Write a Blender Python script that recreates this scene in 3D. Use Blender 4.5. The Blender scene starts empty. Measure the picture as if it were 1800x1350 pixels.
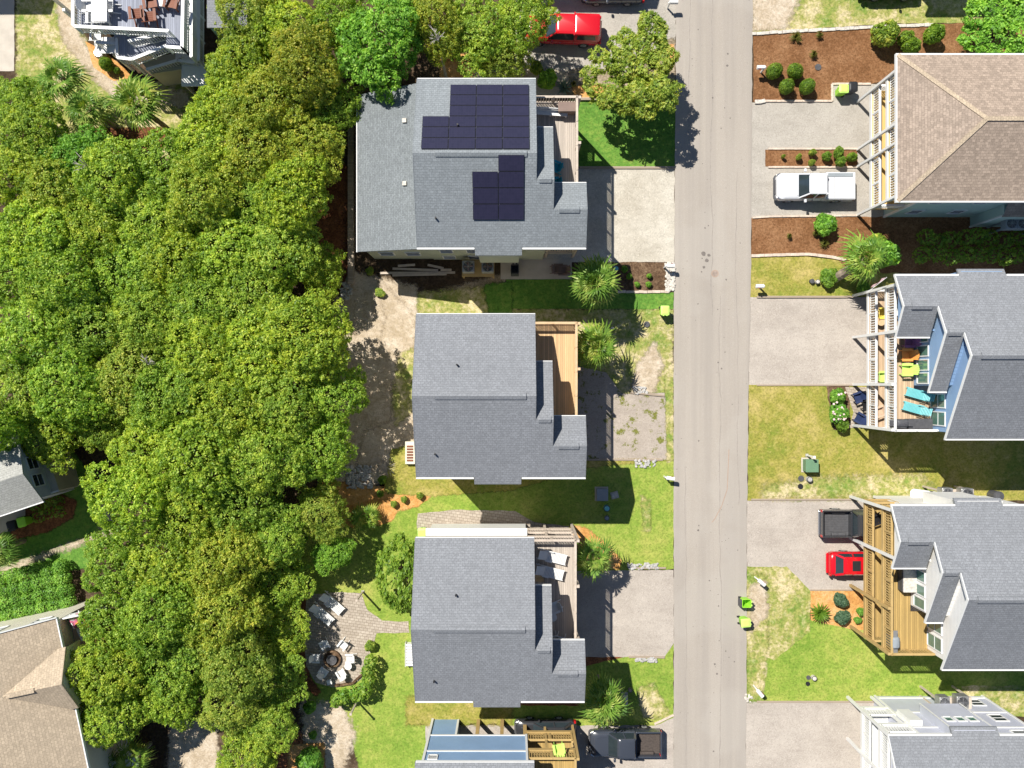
import bpy, math, random
import numpy as np
from mathutils import Vector, Matrix
random.seed(7); rng = np.random.default_rng(11)
R = math.radians
scene = bpy.context.scene
C = scene.collection
# ---------- camera: 60 m up, looking straight down ----------
HC = 60.0; S = 24.5                      # flying height; photo pixels per metre at ground level
cam = bpy.data.cameras.new('camera'); co = bpy.data.objects.new('camera', cam); C.objects.link(co)
co.location = (0, 0, HC); co.rotation_euler = (0, 0, 0)
cam.sensor_width = 36; cam.lens = 36 * HC / (1800 / S); cam.clip_end = 2000; cam.clip_start = 1
scene.camera = co
# ---------- world, sun, exposure ----------
SUN_EL = 54; az = math.atan2(.733, -.68)          # sun stands up-left of the frame
world = bpy.data.worlds.new("World"); scene.world = world; world.use_nodes = True
wn = world.node_tree; bg = wn.nodes['Background']
sky = wn.nodes.new('ShaderNodeTexSky'); sky.sky_type = 'NISHITA'; sky.sun_disc = False
sky.sun_elevation = R(SUN_EL); sky.sun_rotation = math.pi / 2 - az
sky.air_density = .7; sky.dust_density = .1; sky.ozone_density = 2.0
wn.links.new(sky.outputs[0], bg.inputs[0]); bg.inputs[1].default_value = 0.075
sl = bpy.data.lights.new('sun', 'SUN'); sl.energy = 5.0; sl.angle = R(.5); sl.color = (1, .955, .88)
so = bpy.data.objects.new('sun', sl); C.objects.link(so)
sd = Vector((-.68 * math.cos(R(SUN_EL)), .733 * math.cos(R(SUN_EL)), math.sin(R(SUN_EL))))
so.rotation_euler = sd.to_track_quat('Z', 'Y').to_euler()
scene.view_settings.view_transform = 'Standard'; scene.view_settings.look = 'None'
scene.view_settings.exposure = 0.5; scene.view_settings.gamma = 1
scene.render.engine = 'CYCLES'
try: scene.cycles.max_bounces = 6
except Exception: pass

# ---------- helpers ----------
def W(px, py, z=0.0):
    k = (1 - z / HC) / S
    return Vector(((px - 900) * k, (675 - py) * k, z))
def tag(o, label=None, cat=None, group=None, kind=None):
    if label: o['label'] = label
    if cat: o['category'] = cat
    if group: o['group'] = group
    if kind: o['kind'] = kind
    return o
def empty(name, loc, rz=0, label=None, cat=None, group=None):
    o = bpy.data.objects.new(name, None); C.objects.link(o)
    o.location = loc; o.rotation_euler = (0, 0, rz); o.empty_display_size = .2
    return tag(o, label, cat, group)
kids = {}
def link(o, parent=None):
    C.objects.link(o)
    if parent is not None:
        o.parent = parent; kids.setdefault(parent.name, []).append(o)
    return o
def copy_tree(o, parent=None, loc=None, rz=None, sc=None, label=None, color=None):
    c = o.copy(); link(c, parent)
    if loc is not None: c.location = loc
    if rz is not None: c.rotation_euler = (0, 0, rz)
    if sc is not None: c.scale = (sc, sc, sc) if not hasattr(sc, '__len__') else sc
    if label: c['label'] = label
    if color: c.color = color
    for ch in kids.get(o.name, []): copy_tree(ch, c, color=color)
    return c
class MB:
    def __init__(s): s.v = []; s.f = []
    def add(s, vs, fs):
        b = len(s.v); s.v += [tuple(v) for v in vs]; s.f += [tuple(i + b for i in f) for f in fs]; return s
    def box(s, a, b):
        x0, x1 = sorted((a[0], b[0])); y0, y1 = sorted((a[1], b[1])); z0, z1 = sorted((a[2], b[2]))
        return s.add([(x0,y0,z0),(x1,y0,z0),(x1,y1,z0),(x0,y1,z0),(x0,y0,z1),(x1,y0,z1),(x1,y1,z1),(x0,y1,z1)],
                     [(0,3,2,1),(4,5,6,7),(0,1,5,4),(1,2,6,5),(2,3,7,6),(3,0,4,7)])
    def ob(s, c, sz, rz=0, rx=0, ry=0):
        m = Matrix.Translation(c) @ Matrix.Rotation(rz, 4, 'Z') @ Matrix.Rotation(ry, 4, 'Y') @ Matrix.Rotation(rx, 4, 'X')
        h = [q / 2 for q in sz]
        vs = [m @ Vector((x*h[0], y*h[1], z*h[2])) for z in (-1,1) for x, y in ((-1,-1),(1,-1),(1,1),(-1,1))]
        return s.add(vs, [(0,3,2,1),(4,5,6,7),(0,1,5,4),(1,2,6,5),(2,3,7,6),(3,0,4,7)])
    def beam(s, p, q, w, h=None):
        p = Vector(p); q = Vector(q); h = h or w; d = (q - p).normalized()
        side = d.cross(Vector((0,0,1)))
        side = Vector((1,0,0)) if side.length < 1e-3 else side.normalized()
        up = side.cross(d).normalized(); a = side*w/2; b = up*h/2
        return s.add([p-a-b,p+a-b,p+a+b,p-a+b,q-a-b,q+a-b,q+a+b,q-a+b],
                     [(0,1,2,3),(7,6,5,4),(1,0,4,5),(2,1,5,6),(3,2,6,7),(0,3,7,4)])
    def cyl(s, p, q, r0, r1=None, n=10, cap=True):
        p = Vector(p); q = Vector(q); r1 = r0 if r1 is None else r1
        d = (q - p).normalized(); a = d.orthogonal().normalized(); b = d.cross(a)
        vs = []
        for c, r in ((p, r0), (q, r1)):
            for i in range(n):
                t = 2*math.pi*i/n; vs.append(c + a*(r*math.cos(t)) + b*(r*math.sin(t)))
        fs = [(i, (i+1)%n, n+(i+1)%n, n+i) for i in range(n)]
        if cap: fs += [tuple(range(n-1,-1,-1)), tuple(range(n, 2*n))]
        return s.add(vs, fs)
    def tube(s, pts, r, n=8):
        for a, b in zip(pts[:-1], pts[1:]): s.cyl(a, b, r, r, n)
        return s
    def loft(s, rings, cap=True):
        n = len(rings[0]); vs = [v for r in rings for v in r]; fs = []
        for k in range(len(rings)-1):
            for i in range(n):
                j = (i+1) % n; fs.append((k*n+i, k*n+j, (k+1)*n+j, (k+1)*n+i))
        if cap: fs += [tuple(range(n-1,-1,-1)), tuple(range((len(rings)-1)*n, len(rings)*n))]
        return s.add(vs, fs)
    def lathe(s, c, prof, n=20):
        rings = [[(c[0]+r*math.cos(2*math.pi*i/n), c[1]+r*math.sin(2*math.pi*i/n), c[2]+z) for i in range(n)] for r, z in prof]
        return s.loft(rings)
    def prof(s, pts, x0, x1):                # prism of a (y,z) outline along x, outline counter-clockwise seen from +x
        n = len(pts)
        vs = [(x0, y, z) for y, z in pts] + [(x1, y, z) for y, z in pts]
        fs = [(i, (i+1)%n, n+(i+1)%n, n+i) for i in range(n)] + [tuple(range(n-1,-1,-1)), tuple(range(n, 2*n))]
        fs[:n] = [f[::-1] if False else f for f in fs[:n]]
        return s.add(vs, fs)
    def prism(s, poly, z0, z1):
        n = len(poly)
        vs = [(p[0], p[1], z0) for p in poly] + [(p[0], p[1], z1) for p in poly]
        return s.add(vs, [(i, (i+1)%n, n+(i+1)%n, n+i) for i in range(n)] + [tuple(range(n-1,-1,-1)), tuple(range(n, 2*n))])
    def ball(s, c, r, nu=14, nv=8, jit=0):
        rr = r if hasattr(r, '__len__') else (r, r, r); rings = []
        for k in range(1, nv):
            th = math.pi*k/nv
            rings.append([(c[0]+rr[0]*math.sin(th)*math.cos(2*math.pi*i/nu)*(1+random.uniform(-jit,jit)),
                           c[1]+rr[1]*math.sin(th)*math.sin(2*math.pi*i/nu)*(1+random.uniform(-jit,jit)),
                           c[2]-rr[2]*math.cos(th)*(1+random.uniform(-jit,jit))) for i in range(nu)])
        return s.loft(rings)
    def build(s, name, mat, parent=None, smooth=False, bevel=0, rel=None):
        me = bpy.data.meshes.new(name)
        vs = s.v if rel is None else [(v[0]-rel[0], v[1]-rel[1], v[2]-rel[2]) for v in s.v]
        me.from_pydata(vs, [], s.f); me.update()
        import bmesh
        bm = bmesh.new(); bm.from_mesh(me); bmesh.ops.recalc_face_normals(bm, faces=bm.faces); bm.to_mesh(me); bm.free()
        if mat: me.materials.append(mat)
        o = bpy.data.objects.new(name, me)
        if rel is not None and parent is None: o.location = rel
        link(o, parent)
        if smooth:
            for p in me.polygons: p.use_smooth = True
            try: me.set_sharp_from_angle(angle=R(38))
            except Exception: pass
        if bevel:
            b = o.modifiers.new('bevel', 'BEVEL'); b.width = bevel; b.segments = 2; b.limit_method = 'ANGLE'; b.angle_limit = R(40)
            b.harden_normals = False
        return o
# ---------- materials ----------
def hexc(c): return (c[0], c[1], c[2], 1)
class NT:
    def __init__(s, name):
        s.m = bpy.data.materials.new(name); s.m.use_nodes = True; s.t = s.m.node_tree; s.n = s.t.nodes
        s.b = s.n['Principled BSDF']; s.out = s.n['Material Output']
        s.tc = s.n.new('ShaderNodeTexCoord').outputs['Object']
    def l(s, a, b): s.t.links.new(a, b)
    def mapped(s, scale=(1,1,1), rot=(0,0,0), src=None):
        m = s.n.new('ShaderNodeMapping'); m.inputs['Scale'].default_value = scale; m.inputs['Rotation'].default_value = rot
        s.l(src or s.tc, m.inputs[0]); return m.outputs[0]
    def noise(s, scale, detail=4, rough=.6, vec=None, out='Fac'):
        n = s.n.new('ShaderNodeTexNoise'); n.inputs['Scale'].default_value = scale; n.inputs['Detail'].default_value = detail
        n.inputs['Roughness'].default_value = rough; s.l(vec or s.tc, n.inputs['Vector']); return n.outputs[out]
    def ramp(s, fac, stops, const=False):
        r = s.n.new('ShaderNodeValToRGB'); s.l(fac, r.inputs[0]); e = r.color_ramp.elements
        if const: r.color_ramp.interpolation = 'CONSTANT'
        while len(e) < len(stops): e.new(.5)
        for k, (p, c) in enumerate(stops):
            e[k].position = p; e[k].color = (c, c, c, 1) if not hasattr(c, '__len__') else hexc(c)
        return r.outputs[0]
    def mix(s, fac, a, b, mode='MIX'):
        m = s.n.new('ShaderNodeMix'); m.data_type = 'RGBA'; m.blend_type = mode
        for sock, v in ((m.inputs[0], fac), (m.inputs[6], a), (m.inputs[7], b)):
            if hasattr(v, 'links'): s.l(v, sock)
            elif hasattr(v, '__len__'): sock.default_value = hexc(v)
            else: sock.default_value = v
        return m.outputs[2]
    def math(s, op, a, b=0.0):
        m = s.n.new('ShaderNodeMath'); m.operation = op
        for sock, v in ((m.inputs[0], a), (m.inputs[1], b)):
            if hasattr(v, 'links'): s.l(v, sock)
            else: sock.default_value = v
        return m.outputs[0]
    def fin(s, col, rough=.8, bump=None, bs=.3, bd=.02, metal=0, spec=.4):
        if hasattr(col, 'links'): s.l(col, s.b.inputs['Base Color'])
        else: s.b.inputs['Base Color'].default_value = hexc(col)
        s.b.inputs['Roughness'].default_value = rough; s.b.inputs['Metallic'].default_value = metal
        s.b.inputs['Specular IOR Level'].default_value = spec
        if bump is not None:
            b = s.n.new('ShaderNodeBump'); b.inputs['Strength'].default_value = bs; b.inputs['Distance'].default_value = bd
            s.l(bump, b.inputs['Height']); s.l(b.outputs[0], s.b.inputs['Normal'])
        return s.m
def sc3(c, k): return tuple(min(1, x*k) for x in c)
def m_plain(name, col, rough=.5, var=.12, scale=3, metal=0, spec=.4, bump=0):
    t = NT(name); n = t.noise(scale, 5)
    c = t.mix(t.ramp(n, [(.3,0),(.7,1)]), sc3(col, 1-var), sc3(col, 1+var))
    f = t.noise(scale*14, 3)
    c = t.mix(t.math('MULTIPLY', f, var*.8), c, sc3(col, .6))
    return t.fin(c, rough, f if bump else None, bump or .1, .01, metal, spec)
def m_patchy(name, cols, s1=.35, s2=2.2, fine=7, fa=.5, rough=.95, bs=.6, bd=.06, pos=(.35,.5,.65), finedark=.35):
    # three ground colours spread in large and small patches, with a fine speckle
    t = NT(name); a = t.noise(s1, 5, .65); b = t.noise(s2, 5, .7)
    m = t.math('ADD', t.math('MULTIPLY', a, .6), t.math('MULTIPLY', b, .4))
    c = t.ramp(m, [(pos[0], cols[0]), (pos[1], cols[1]), (pos[2], cols[2])])
    f = t.noise(fine, 3, .8); g = t.noise(fine*.37, 3, .7)
    k = t.ramp(f, [(.36,1),(.56,0)])
    c = t.mix(t.math('MULTIPLY', k, fa), c, sc3(cols[0], finedark))
    k2 = t.ramp(g, [(.52,0),(.66,1)])
    c = t.mix(t.math('MULTIPLY', k2, fa*.6), c, sc3(cols[2], 1.25))
    return t.fin(c, rough, t.math('ADD', f, g), bs, bd, spec=.15)
def m_gravel(name, cols, fine=30, weeds=None, wpos=(.56,.62)):
    t = NT(name); a = t.noise(.5, 5, .6); v = t.n.new('ShaderNodeTexVoronoi'); v.inputs['Scale'].default_value = fine*.55; t.l(t.tc, v.inputs['Vector'])
    b = t.noise(fine*.7, 3, .8)
    c = t.ramp(a, [(.3, cols[0]), (.7, cols[1])])
    g = t.n.new('ShaderNodeSeparateColor'); t.l(v.outputs['Color'], g.inputs[0])
    c = t.mix(t.math('MULTIPLY', t.ramp(g.outputs[0], [(.0,1),(.35,0)]), .3), c, sc3(cols[0], .45))
    c = t.mix(t.math('MULTIPLY', t.ramp(g.outputs[1], [(.7,0),(1,1)]), .3), c, sc3(cols[1], 1.35))
    c = t.mix(t.math('MULTIPLY', t.ramp(b, [(.4,1),(.55,0)]), .2), c, sc3(cols[0], .5))
    d = t.noise(.8, 6, .7, t.mapped((.35,1.6,1))); c = t.mix(t.ramp(d, [(.5,0),(.7,.4)]), c, sc3(cols[0], .72)); d2 = t.noise(3.2, 3, .6); c = t.mix(t.ramp(d2, [(.66,0),(.72,.35)]), c, sc3(cols[1], 1.2))
    if weeds:
        w = t.noise(1.1, 6, .75); c = t.mix(t.ramp(w, [(wpos[0],0),(wpos[1],1)]), c, t.mix(t.ramp(b,[(.35,0),(.6,1)]), weeds, sc3(weeds, .45)))
    return t.fin(c, .95, b, .5, .03, spec=.15)
def m_shingle(name, col, axis='x', cw=.24, ch=.145, var=.10, speck=.4):
    t = NT(name); src = t.mapped((1,1,1), (0,0,0) if axis == 'x' else (0,0,R(90)))
    b = t.n.new('ShaderNodeTexBrick'); t.l(src, b.inputs['Vector']); b.inputs['Scale'].default_value = 1
    b.inputs['Brick Width'].default_value = cw; b.inputs['Row Height'].default_value = ch; b.inputs['Mortar Size'].default_value = .012
    b.inputs['Color1'].default_value = hexc(sc3(col, 1-var)); b.inputs['Color2'].default_value = hexc(sc3(col, 1+var)); b.inputs['Mortar'].default_value = hexc(sc3(col, .62)); b.inputs['Bias'].default_value = 0
    b.inputs['Mortar Smooth'].default_value = .5
    f = t.noise(11, 3, .85); a = t.noise(.35, 4, .6)
    c = t.mix(t.math('MULTIPLY', t.ramp(f, [(.38,1),(.55,0)]), speck), b.outputs['Color'], sc3(col, .5))
    c = t.mix(t.math('MULTIPLY', t.ramp(f, [(.52,0),(.66,1)]), speck*.8), c, sc3(col, 1.45))
    c = t.mix(t.ramp(a, [(.3,.28),(.7,0)]), c, sc3(col, .7))
    sk = t.noise(1.0, 5, .7, t.mapped((2.2,.25,1) if axis == 'x' else (.25,2.2,1))); c = t.mix(t.ramp(sk, [(.5,0),(.72,.3)]), c, sc3(col, .62)); pt = t.noise(1.7, 2, .5); c = t.mix(t.ramp(pt, [(.60,0),(.72,.09)]), c, sc3(col, 1.35))
    return t.fin(c, .93, t.math('ADD', b.outputs['Fac'], f), .35, .012, spec=.12)
def m_boards(name, col, axis='y', w=.14, gap=.16, var=.18, rough=.8):
    # boards of width w; axis is the direction the boards are stacked along
    t = NT(name); sep = t.n.new('ShaderNodeSeparateXYZ'); t.l(t.tc, sep.inputs[0]); q = sep.outputs['XYZ'.index(axis.upper())]
    u = t.math('DIVIDE', q, w); fr = t.math('FRACT', u); fl = t.math('FLOOR', u)
    wn_ = t.n.new('ShaderNodeTexWhiteNoise'); wn_.noise_dimensions = '1D'; t.l(fl, wn_.inputs['W'])
    st = (1,1,1); st = {'x': (30, 1.5, 1.5), 'y': (1.5, 30, 1.5), 'z': (1.5, 1.5, 30)}[axis]
    g = t.noise(1.0, 4, .7, t.mapped(st))
    c = t.mix(wn_.outputs[0], sc3(col, 1-var), sc3(col, 1+var))
    c = t.mix(t.math('MULTIPLY', t.ramp(g, [(.35,1),(.65,0)]), .35), c, sc3(col, .55))
    c = t.mix(t.ramp(fr, [(0,1),(gap,0)]), c, sc3(col, .35))
    return t.fin(c, rough, t.ramp(fr, [(0,0),(gap,1)]), .5, .02, spec=.25)
def m_siding(name, col, h=.16):
    t = NT(name); sep = t.n.new('ShaderNodeSeparateXYZ'); t.l(t.tc, sep.inputs[0])
    fr = t.math('FRACT', t.math('DIVIDE', sep.outputs[2], h)); n = t.noise(.8, 4)
    c = t.mix(t.ramp(n, [(.3,0),(.7,1)]), sc3(col, .93), sc3(col, 1.05))
    c = t.mix(t.ramp(fr, [(0,1),(.14,0)]), c, sc3(col, .6))
    return t.fin(c, .6, t.ramp(fr, [(0,0),(.15,1)]), .4, .02, spec=.3)
def m_paver(name, c1, c2, mort, sc=1.0):
    t = NT(name); b = t.n.new('ShaderNodeTexBrick'); t.l(t.mapped((1,1,1), (0,0,R(8))), b.inputs['Vector']); b.inputs['Scale'].default_value = sc
    b.inputs['Brick Width'].default_value = .30; b.inputs['Row Height'].default_value = .2; b.inputs['Mortar Size'].default_value = .012
    b.inputs['Color1'].default_value = hexc(c1); b.inputs['Color2'].default_value = hexc(c2); b.inputs['Mortar'].default_value = hexc(mort)
    f = t.noise(18, 3, .8); a = t.noise(.9, 4)
    c = t.mix(t.math('MULTIPLY', t.ramp(f, [(.38,1),(.55,0)]), .3), b.outputs['Color'], sc3(mort, .8))
    c = t.mix(t.ramp(a, [(.3,.35),(.7,0)]), c, sc3(c1, .65))
    return t.fin(c, .9, b.outputs['Fac'], .5, .02, spec=.15)
def m_leaf(name, c1, c2, c3, trans=.42, clump=1.1, spec=.35):
    # three leaf colours; each leaf its own tone, patches of colour over the crown, tint per tree
    t = NT(name); at = t.n.new('ShaderNodeAttribute'); at.attribute_name = 'rnd'
    a = t.noise(clump, 4, .65)
    m = t.math('ADD', t.math('MULTIPLY', a, .80), t.math('MULTIPLY', at.outputs['Fac'], .32))
    c = t.ramp(m, [(.35, c1), (.56, c2), (.80, c3)])
    oi = t.n.new('ShaderNodeObjectInfo'); c = t.mix(1.0, c, oi.outputs['Color'], 'MULTIPLY')
    t.fin(c, .5, spec=spec)
    tr = t.n.new('ShaderNodeBsdfTranslucent'); t.l(t.mix(1.0, c, (1.5, 1.35, .5), 'MULTIPLY'), tr.inputs[0])
    ms = t.n.new('ShaderNodeMixShader'); ms.inputs[0].default_value = trans
    t.l(t.b.outputs[0], ms.inputs[1]); t.l(tr.outputs[0], ms.inputs[2]); t.l(ms.outputs[0], t.out.inputs[0])
    return t.m
def m_paint(name, col, rough=.25):
    t = NT(name); n = t.noise(2, 3); t.fin(t.mix(t.math('MULTIPLY', n, .25), col, sc3(col, .75)), rough, spec=.5)
    t.b.inputs['Coat Weight'].default_value = .6; t.b.inputs['Coat Roughness'].default_value = .06; return t.m
M = {}
M['ground'] = m_patchy('leaf_litter', [(.035,.025,.016),(.075,.05,.03),(.14,.10,.065)], .5, 3)
M['lawn'] = m_patchy('lawn_green', [(.16,.27,.035),(.25,.34,.055),(.40,.40,.10)], .22, 1.3, fine=6.5, fa=.5)
M['lawn_rich'] = m_patchy('lawn_rich', [(.085,.20,.030),(.13,.27,.042),(.25,.32,.065)], .3, 2, fine=6.5, fa=.5, pos=(.38,.52,.7))
M['lawn_dry'] = m_patchy('lawn_dry', [(.22,.26,.06),(.36,.32,.11),(.52,.42,.22)], .3, 1.8, fine=6.5, fa=.5)
M['lawn_mix'] = m_patchy('lawn_mix', [(.17,.26,.045),(.34,.33,.10),(.60,.50,.30)], .45, 2.2, fine=5.5, fa=.5, pos=(.4,.5,.58))
M['lawn_gold'] = m_patchy('lawn_gold', [(.19,.24,.035),(.31,.285,.06),(.48,.38,.14)], .2, 1.1, fine=6.5, fa=.5, pos=(.38,.5,.62))
M['sand'] = m_patchy('sandy_soil', [(.36,.28,.18),(.50,.41,.30),(.64,.56,.45)], .6, 3, fine=8, fa=.35)
M['soil'] = m_patchy('brown_soil', [(.15,.125,.07),(.29,.23,.155),(.46,.38,.28)], .5, 2.5, fine=8, fa=.5)
M['mulch'] = m_patchy('bark_mulch', [(.15,.068,.027),(.225,.108,.048),(.33,.18,.09)], .5, 6, fine=8, fa=.5)
M['mulch_dark'] = m_patchy('dark_mulch', [(.07,.04,.022),(.14,.085,.05),(.26,.18,.11)], .5, 5, fine=8, fa=.55)
M['mulch_red'] = m_patchy('pine_straw_red', [(.10,.035,.018),(.19,.075,.035),(.35,.16,.07)], .6, 4, fine=8, fa=.5)
M['straw'] = m_patchy('orange_straw', [(.42,.19,.055),(.60,.31,.10),(.68,.42,.2)], .5, 3, fine=8, fa=.35)
M['gravel'] = m_gravel('grey_gravel', [(.38,.335,.29),(.48,.43,.375)])
M['gravel_cool'] = m_gravel('cool_gravel', [(.36,.33,.285),(.45,.415,.365)])
M['gravel_white'] = m_gravel('pale_gravel', [(.42,.38,.31),(.58,.54,.46)], 22)
M['gravel_weed'] = m_gravel('weedy_gravel', [(.36,.31,.26),(.43,.375,.32)], 26, (.24,.25,.06), (.55,.60))
M['stone'] = m_plain('river_stone', (.42,.41,.39), .8, .35, 6)
M['stone_white'] = m_plain('white_stone', (.56,.52,.46), .8, .3, 6)
M['concrete'] = m_plain('concrete', (.50,.45,.38), .9, .12, 1.2, bump=.2)
M['kerb'] = m_plain('edging_concrete', (.58,.48,.39), .9, .2, 3)
M['timber'] = m_boards('landscape_timber', (.42,.34,.26), 'y', .12)
M['paver'] = m_paver('patio_pavers', (.40,.34,.275), (.52,.455,.375), (.19,.15,.11))
def shroad():
    t = NT('asphalt_weathered'); a = t.noise(.28, 5, .6, t.mapped((1,.18,1))); f = t.noise(26, 3, .85); g = t.noise(1.4, 6, .7)
    c = t.ramp(a, [(.3,(.335,.298,.255)),(.7,(.39,.35,.303))])
    c = t.mix(t.math('MULTIPLY', t.ramp(f, [(.36,1),(.54,0)]), .22), c, (.22,.20,.18))
    c = t.mix(t.math('MULTIPLY', t.ramp(f, [(.53,0),(.68,1)]), .3), c, (.60,.56,.52))
    c = t.mix(t.ramp(g, [(.62,0),(.8,.3)]), c, (.26,.23,.20))
    ln = t.noise(1.0, 3, .6, t.mapped((9,.12,1))); c = t.mix(t.ramp(ln, [(.60,0),(.75,.25)]), c, (.30,.27,.24))
    tl = t.noise(.6, 4, .6, t.mapped((2.2,.05,1))); c = t.mix(t.ramp(tl, [(.42,.0),(.62,.4)]), c, (.27,.245,.22)); pa = t.noise(.16, 3, .5); c = t.mix(t.ramp(pa, [(.5,0),(.56,.22)]), c, (.42,.39,.35))
    sp = t.noise(5.5, 2, .5); c = t.mix(t.ramp(sp, [(.735,0),(.76,.7)]), c, (.10,.09,.08))
    return t.fin(c, .92, f, .3, .01, spec=.2)
M['road'] = shroad()
M['crack'] = m_plain('oil_stain', (.16,.14,.125), .8, .2, 6)
M['seam'] = m_plain('tar_seam', (.295,.265,.235), .9, .15, 6)
M['rust'] = m_plain('rusty_drip', (.36,.27,.21), .9, .1, 6)
M['roof'] = m_shingle('grey_shingle', (.240,.250,.266))
M['roof_a'] = m_shingle('weathered_shingle', (.240,.262,.275))
M['roof_low'] = m_shingle('low_roof_shingle', (.215,.235,.245), 'y', .3, .12, .14, .5)
M['roof_j'] = m_shingle('pale_shingle', (.40,.40,.37))
M['roof_tan'] = m_shingle('tan_shingle', (.47,.38,.275), 'y', .22, .17, .14)
M['roof_e'] = m_shingle('pink_shingle_side', (.345,.275,.22), 'y', .24, .16, .24)
M['roof_e2'] = m_shingle('pink_shingle', (.36,.285,.225), 'x', .24, .16, .24)
M['white'] = m_plain('white_paint', (.71,.71,.69), .45, .04, 2)
M['cream'] = m_siding('cream_siding', (.66,.62,.50))
M['beige'] = m_siding('beige_siding', (.52,.45,.37))
M['mint'] = m_siding('pale_green_siding', (.42,.55,.50))
M['whitewall'] = m_siding('white_siding', (.76,.75,.72))
M['blue'] = m_siding('blue_siding', (.24,.37,.56), .13)
M['aqua'] = m_siding('aqua_siding', (.36,.52,.55))
M['greywall'] = m_siding('lilac_grey_siding', (.52,.54,.62))
M['sage'] = m_siding('sage_siding', (.45,.48,.38))
M['deck_grey'] = m_boards('weathered_boards', (.47,.41,.35), 'x')
M['deck_tan'] = m_boards('new_tan_boards', (.62,.42,.225), 'x')
M['deck_tan2'] = m_boards('tan_boards', (.56,.40,.26), 'x')
M['ochre'] = m_boards('ochre_boards', (.44,.30,.11), 'x')
M['ochre_paint'] = m_plain('ochre_paint', (.46,.32,.13), .6, .1, 2)
M['yellow_deck'] = m_boards('yellow_boards', (.68,.46,.17), 'x')
M['wood_rail'] = m_plain('weathered_rail', (.52,.44,.36), .8, .15, 3)
M['tan_rail'] = m_plain('tan_rail', (.60,.42,.24), .75, .12, 3)
M['deck_blue'] = m_boards('blue_grey_boards', (.30,.32,.38), 'x')
M['glass'] = m_plain('window_glass', (.03,.042,.048), .06, .2, 1, spec=.8)
M['glass_green'] = m_plain('green_window_glass', (.10,.20,.16), .1, .2, 1, spec=.8)
M['panel_frame'] = m_plain('panel_frame', (.022,.021,.03), .4, .1, 4)
def shsolar():
    t = NT('solar_cells'); b = t.n.new('ShaderNodeTexBrick'); t.l(t.tc, b.inputs['Vector']); b.offset = 0; b.inputs['Scale'].default_value = 1
    b.inputs['Brick Width'].default_value = .165; b.inputs['Row Height'].default_value = .165; b.inputs['Mortar Size'].default_value = .004
    b.inputs['Color1'].default_value = (.020,.019,.040,1); b.inputs['Color2'].default_value = (.024,.022,.046,1); b.inputs['Mortar'].default_value = (.032,.032,.058,1)
    return t.fin(b.outputs['Color'], .28, spec=.5)
M['solar'] = shsolar()
M['black'] = m_plain('black_plastic', (.018,.018,.02), .5, .2, 4)
M['rubber'] = m_plain('tyre_rubber', (.022,.022,.022), .85, .2, 4)
M['steel'] = m_plain('grey_metal', (.38,.38,.37), .4, .1, 4, metal=.6)
M['chrome'] = m_plain('bright_metal', (.6,.6,.6), .25, .05, 4, metal=.9)
M['grille'] = m_plain('dark_metal', (.08,.08,.085), .5, .2, 6)
M['lime'] = m_plain('lime_plastic', (.34,.72,.05), .45, .06, 2)
M['limepale'] = m_plain('pale_lime_plastic', (.52,.80,.16), .45, .06, 2)
M['teal'] = m_plain('turquoise_plastic', (.16,.50,.52), .5, .08, 2)
M['tealdark'] = m_plain('teal_plastic', (.02,.33,.42), .5, .08, 2)
M['orange'] = m_plain('orange_plastic', (.74,.30,.07), .5, .08, 2)
M['yellow'] = m_plain('yellow_plastic', (.85,.68,.10), .5, .08, 2)
M['purple'] = m_plain('purple_cloth', (.30,.12,.25), .8, .1, 3)
M['navy'] = m_plain('navy_fabric', (.02,.035,.10), .7, .1, 3)
M['rustwood'] = m_plain('brown_wood', (.20,.065,.03), .6, .15, 3)
M['box_brown'] = m_plain('brown_resin', (.22,.155,.125), .7, .1, 3)
M['green_box'] = m_plain('green_enamel', (.13,.24,.14), .5, .08, 2)
M['grey_box'] = m_plain('grey_plastic', (.25,.28,.30), .6, .08, 2)
M['rope'] = m_plain('bed_liner', (.075,.06,.052), .8, .3, 8)
M['bark'] = m_plain('grey_bark', (.17,.13,.10), .95, .3, 4, bump=.5)
M['palmbark'] = m_plain('palm_bark', (.30,.24,.18), .95, .35, 7, bump=.6)
M['deadwood'] = m_plain('dead_branches', (.46,.42,.37), .9, .2, 6)
M['red'] = m_paint('red_car_paint', (.56,.006,.014)); M['wpaint'] = m_paint('white_car_paint', (.66,.67,.69))
M['gpaint'] = m_paint('slate_car_paint', (.045,.052,.068)); M['bpaint'] = m_paint('charcoal_car_paint', (.035,.036,.04))
M['taillight'] = m_plain('red_lens', (.45,.01,.01), .2, .1, 5)
M['oak'] = m_leaf('oak_leaves', (.125,.245,.032), (.30,.45,.055), (.60,.68,.11))
M['fresh'] = m_leaf('bright_leaves', (.09,.22,.03), (.20,.42,.055), (.42,.64,.11))
M['box'] = m_leaf('shrub_leaves', (.09,.18,.02), (.19,.33,.035), (.38,.50,.07))
M['olive'] = m_leaf('olive_leaves', (.145,.25,.036), (.32,.435,.062), (.60,.60,.12))
M['palm'] = m_leaf('palm_fronds', (.055,.14,.02), (.17,.30,.042), (.54,.55,.14), .25, 1.5)
M['agave'] = m_leaf('agave_blades', (.11,.17,.13), (.22,.30,.23), (.45,.48,.30), .1)
M['bluegreen'] = m_leaf('bluegreen_leaves', (.05,.11,.06), (.11,.20,.11), (.2,.3,.16))
M['grasstuft'] = m_leaf('tuft_blades', (.15,.17,.03), (.33,.30,.09), (.55,.45,.2))
M['flower'] = m_plain('pale_blossom', (.75,.55,.55), .7, .2, 6)
M['pink'] = m_plain('pink_cloth', (.45,.12,.2), .8, .4, 6)
M['inner'] = m_plain('painted_shade_core', (.03,.035,.012), .95, .3, 3)  # near-black colour carries the shade inside shrubs
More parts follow.
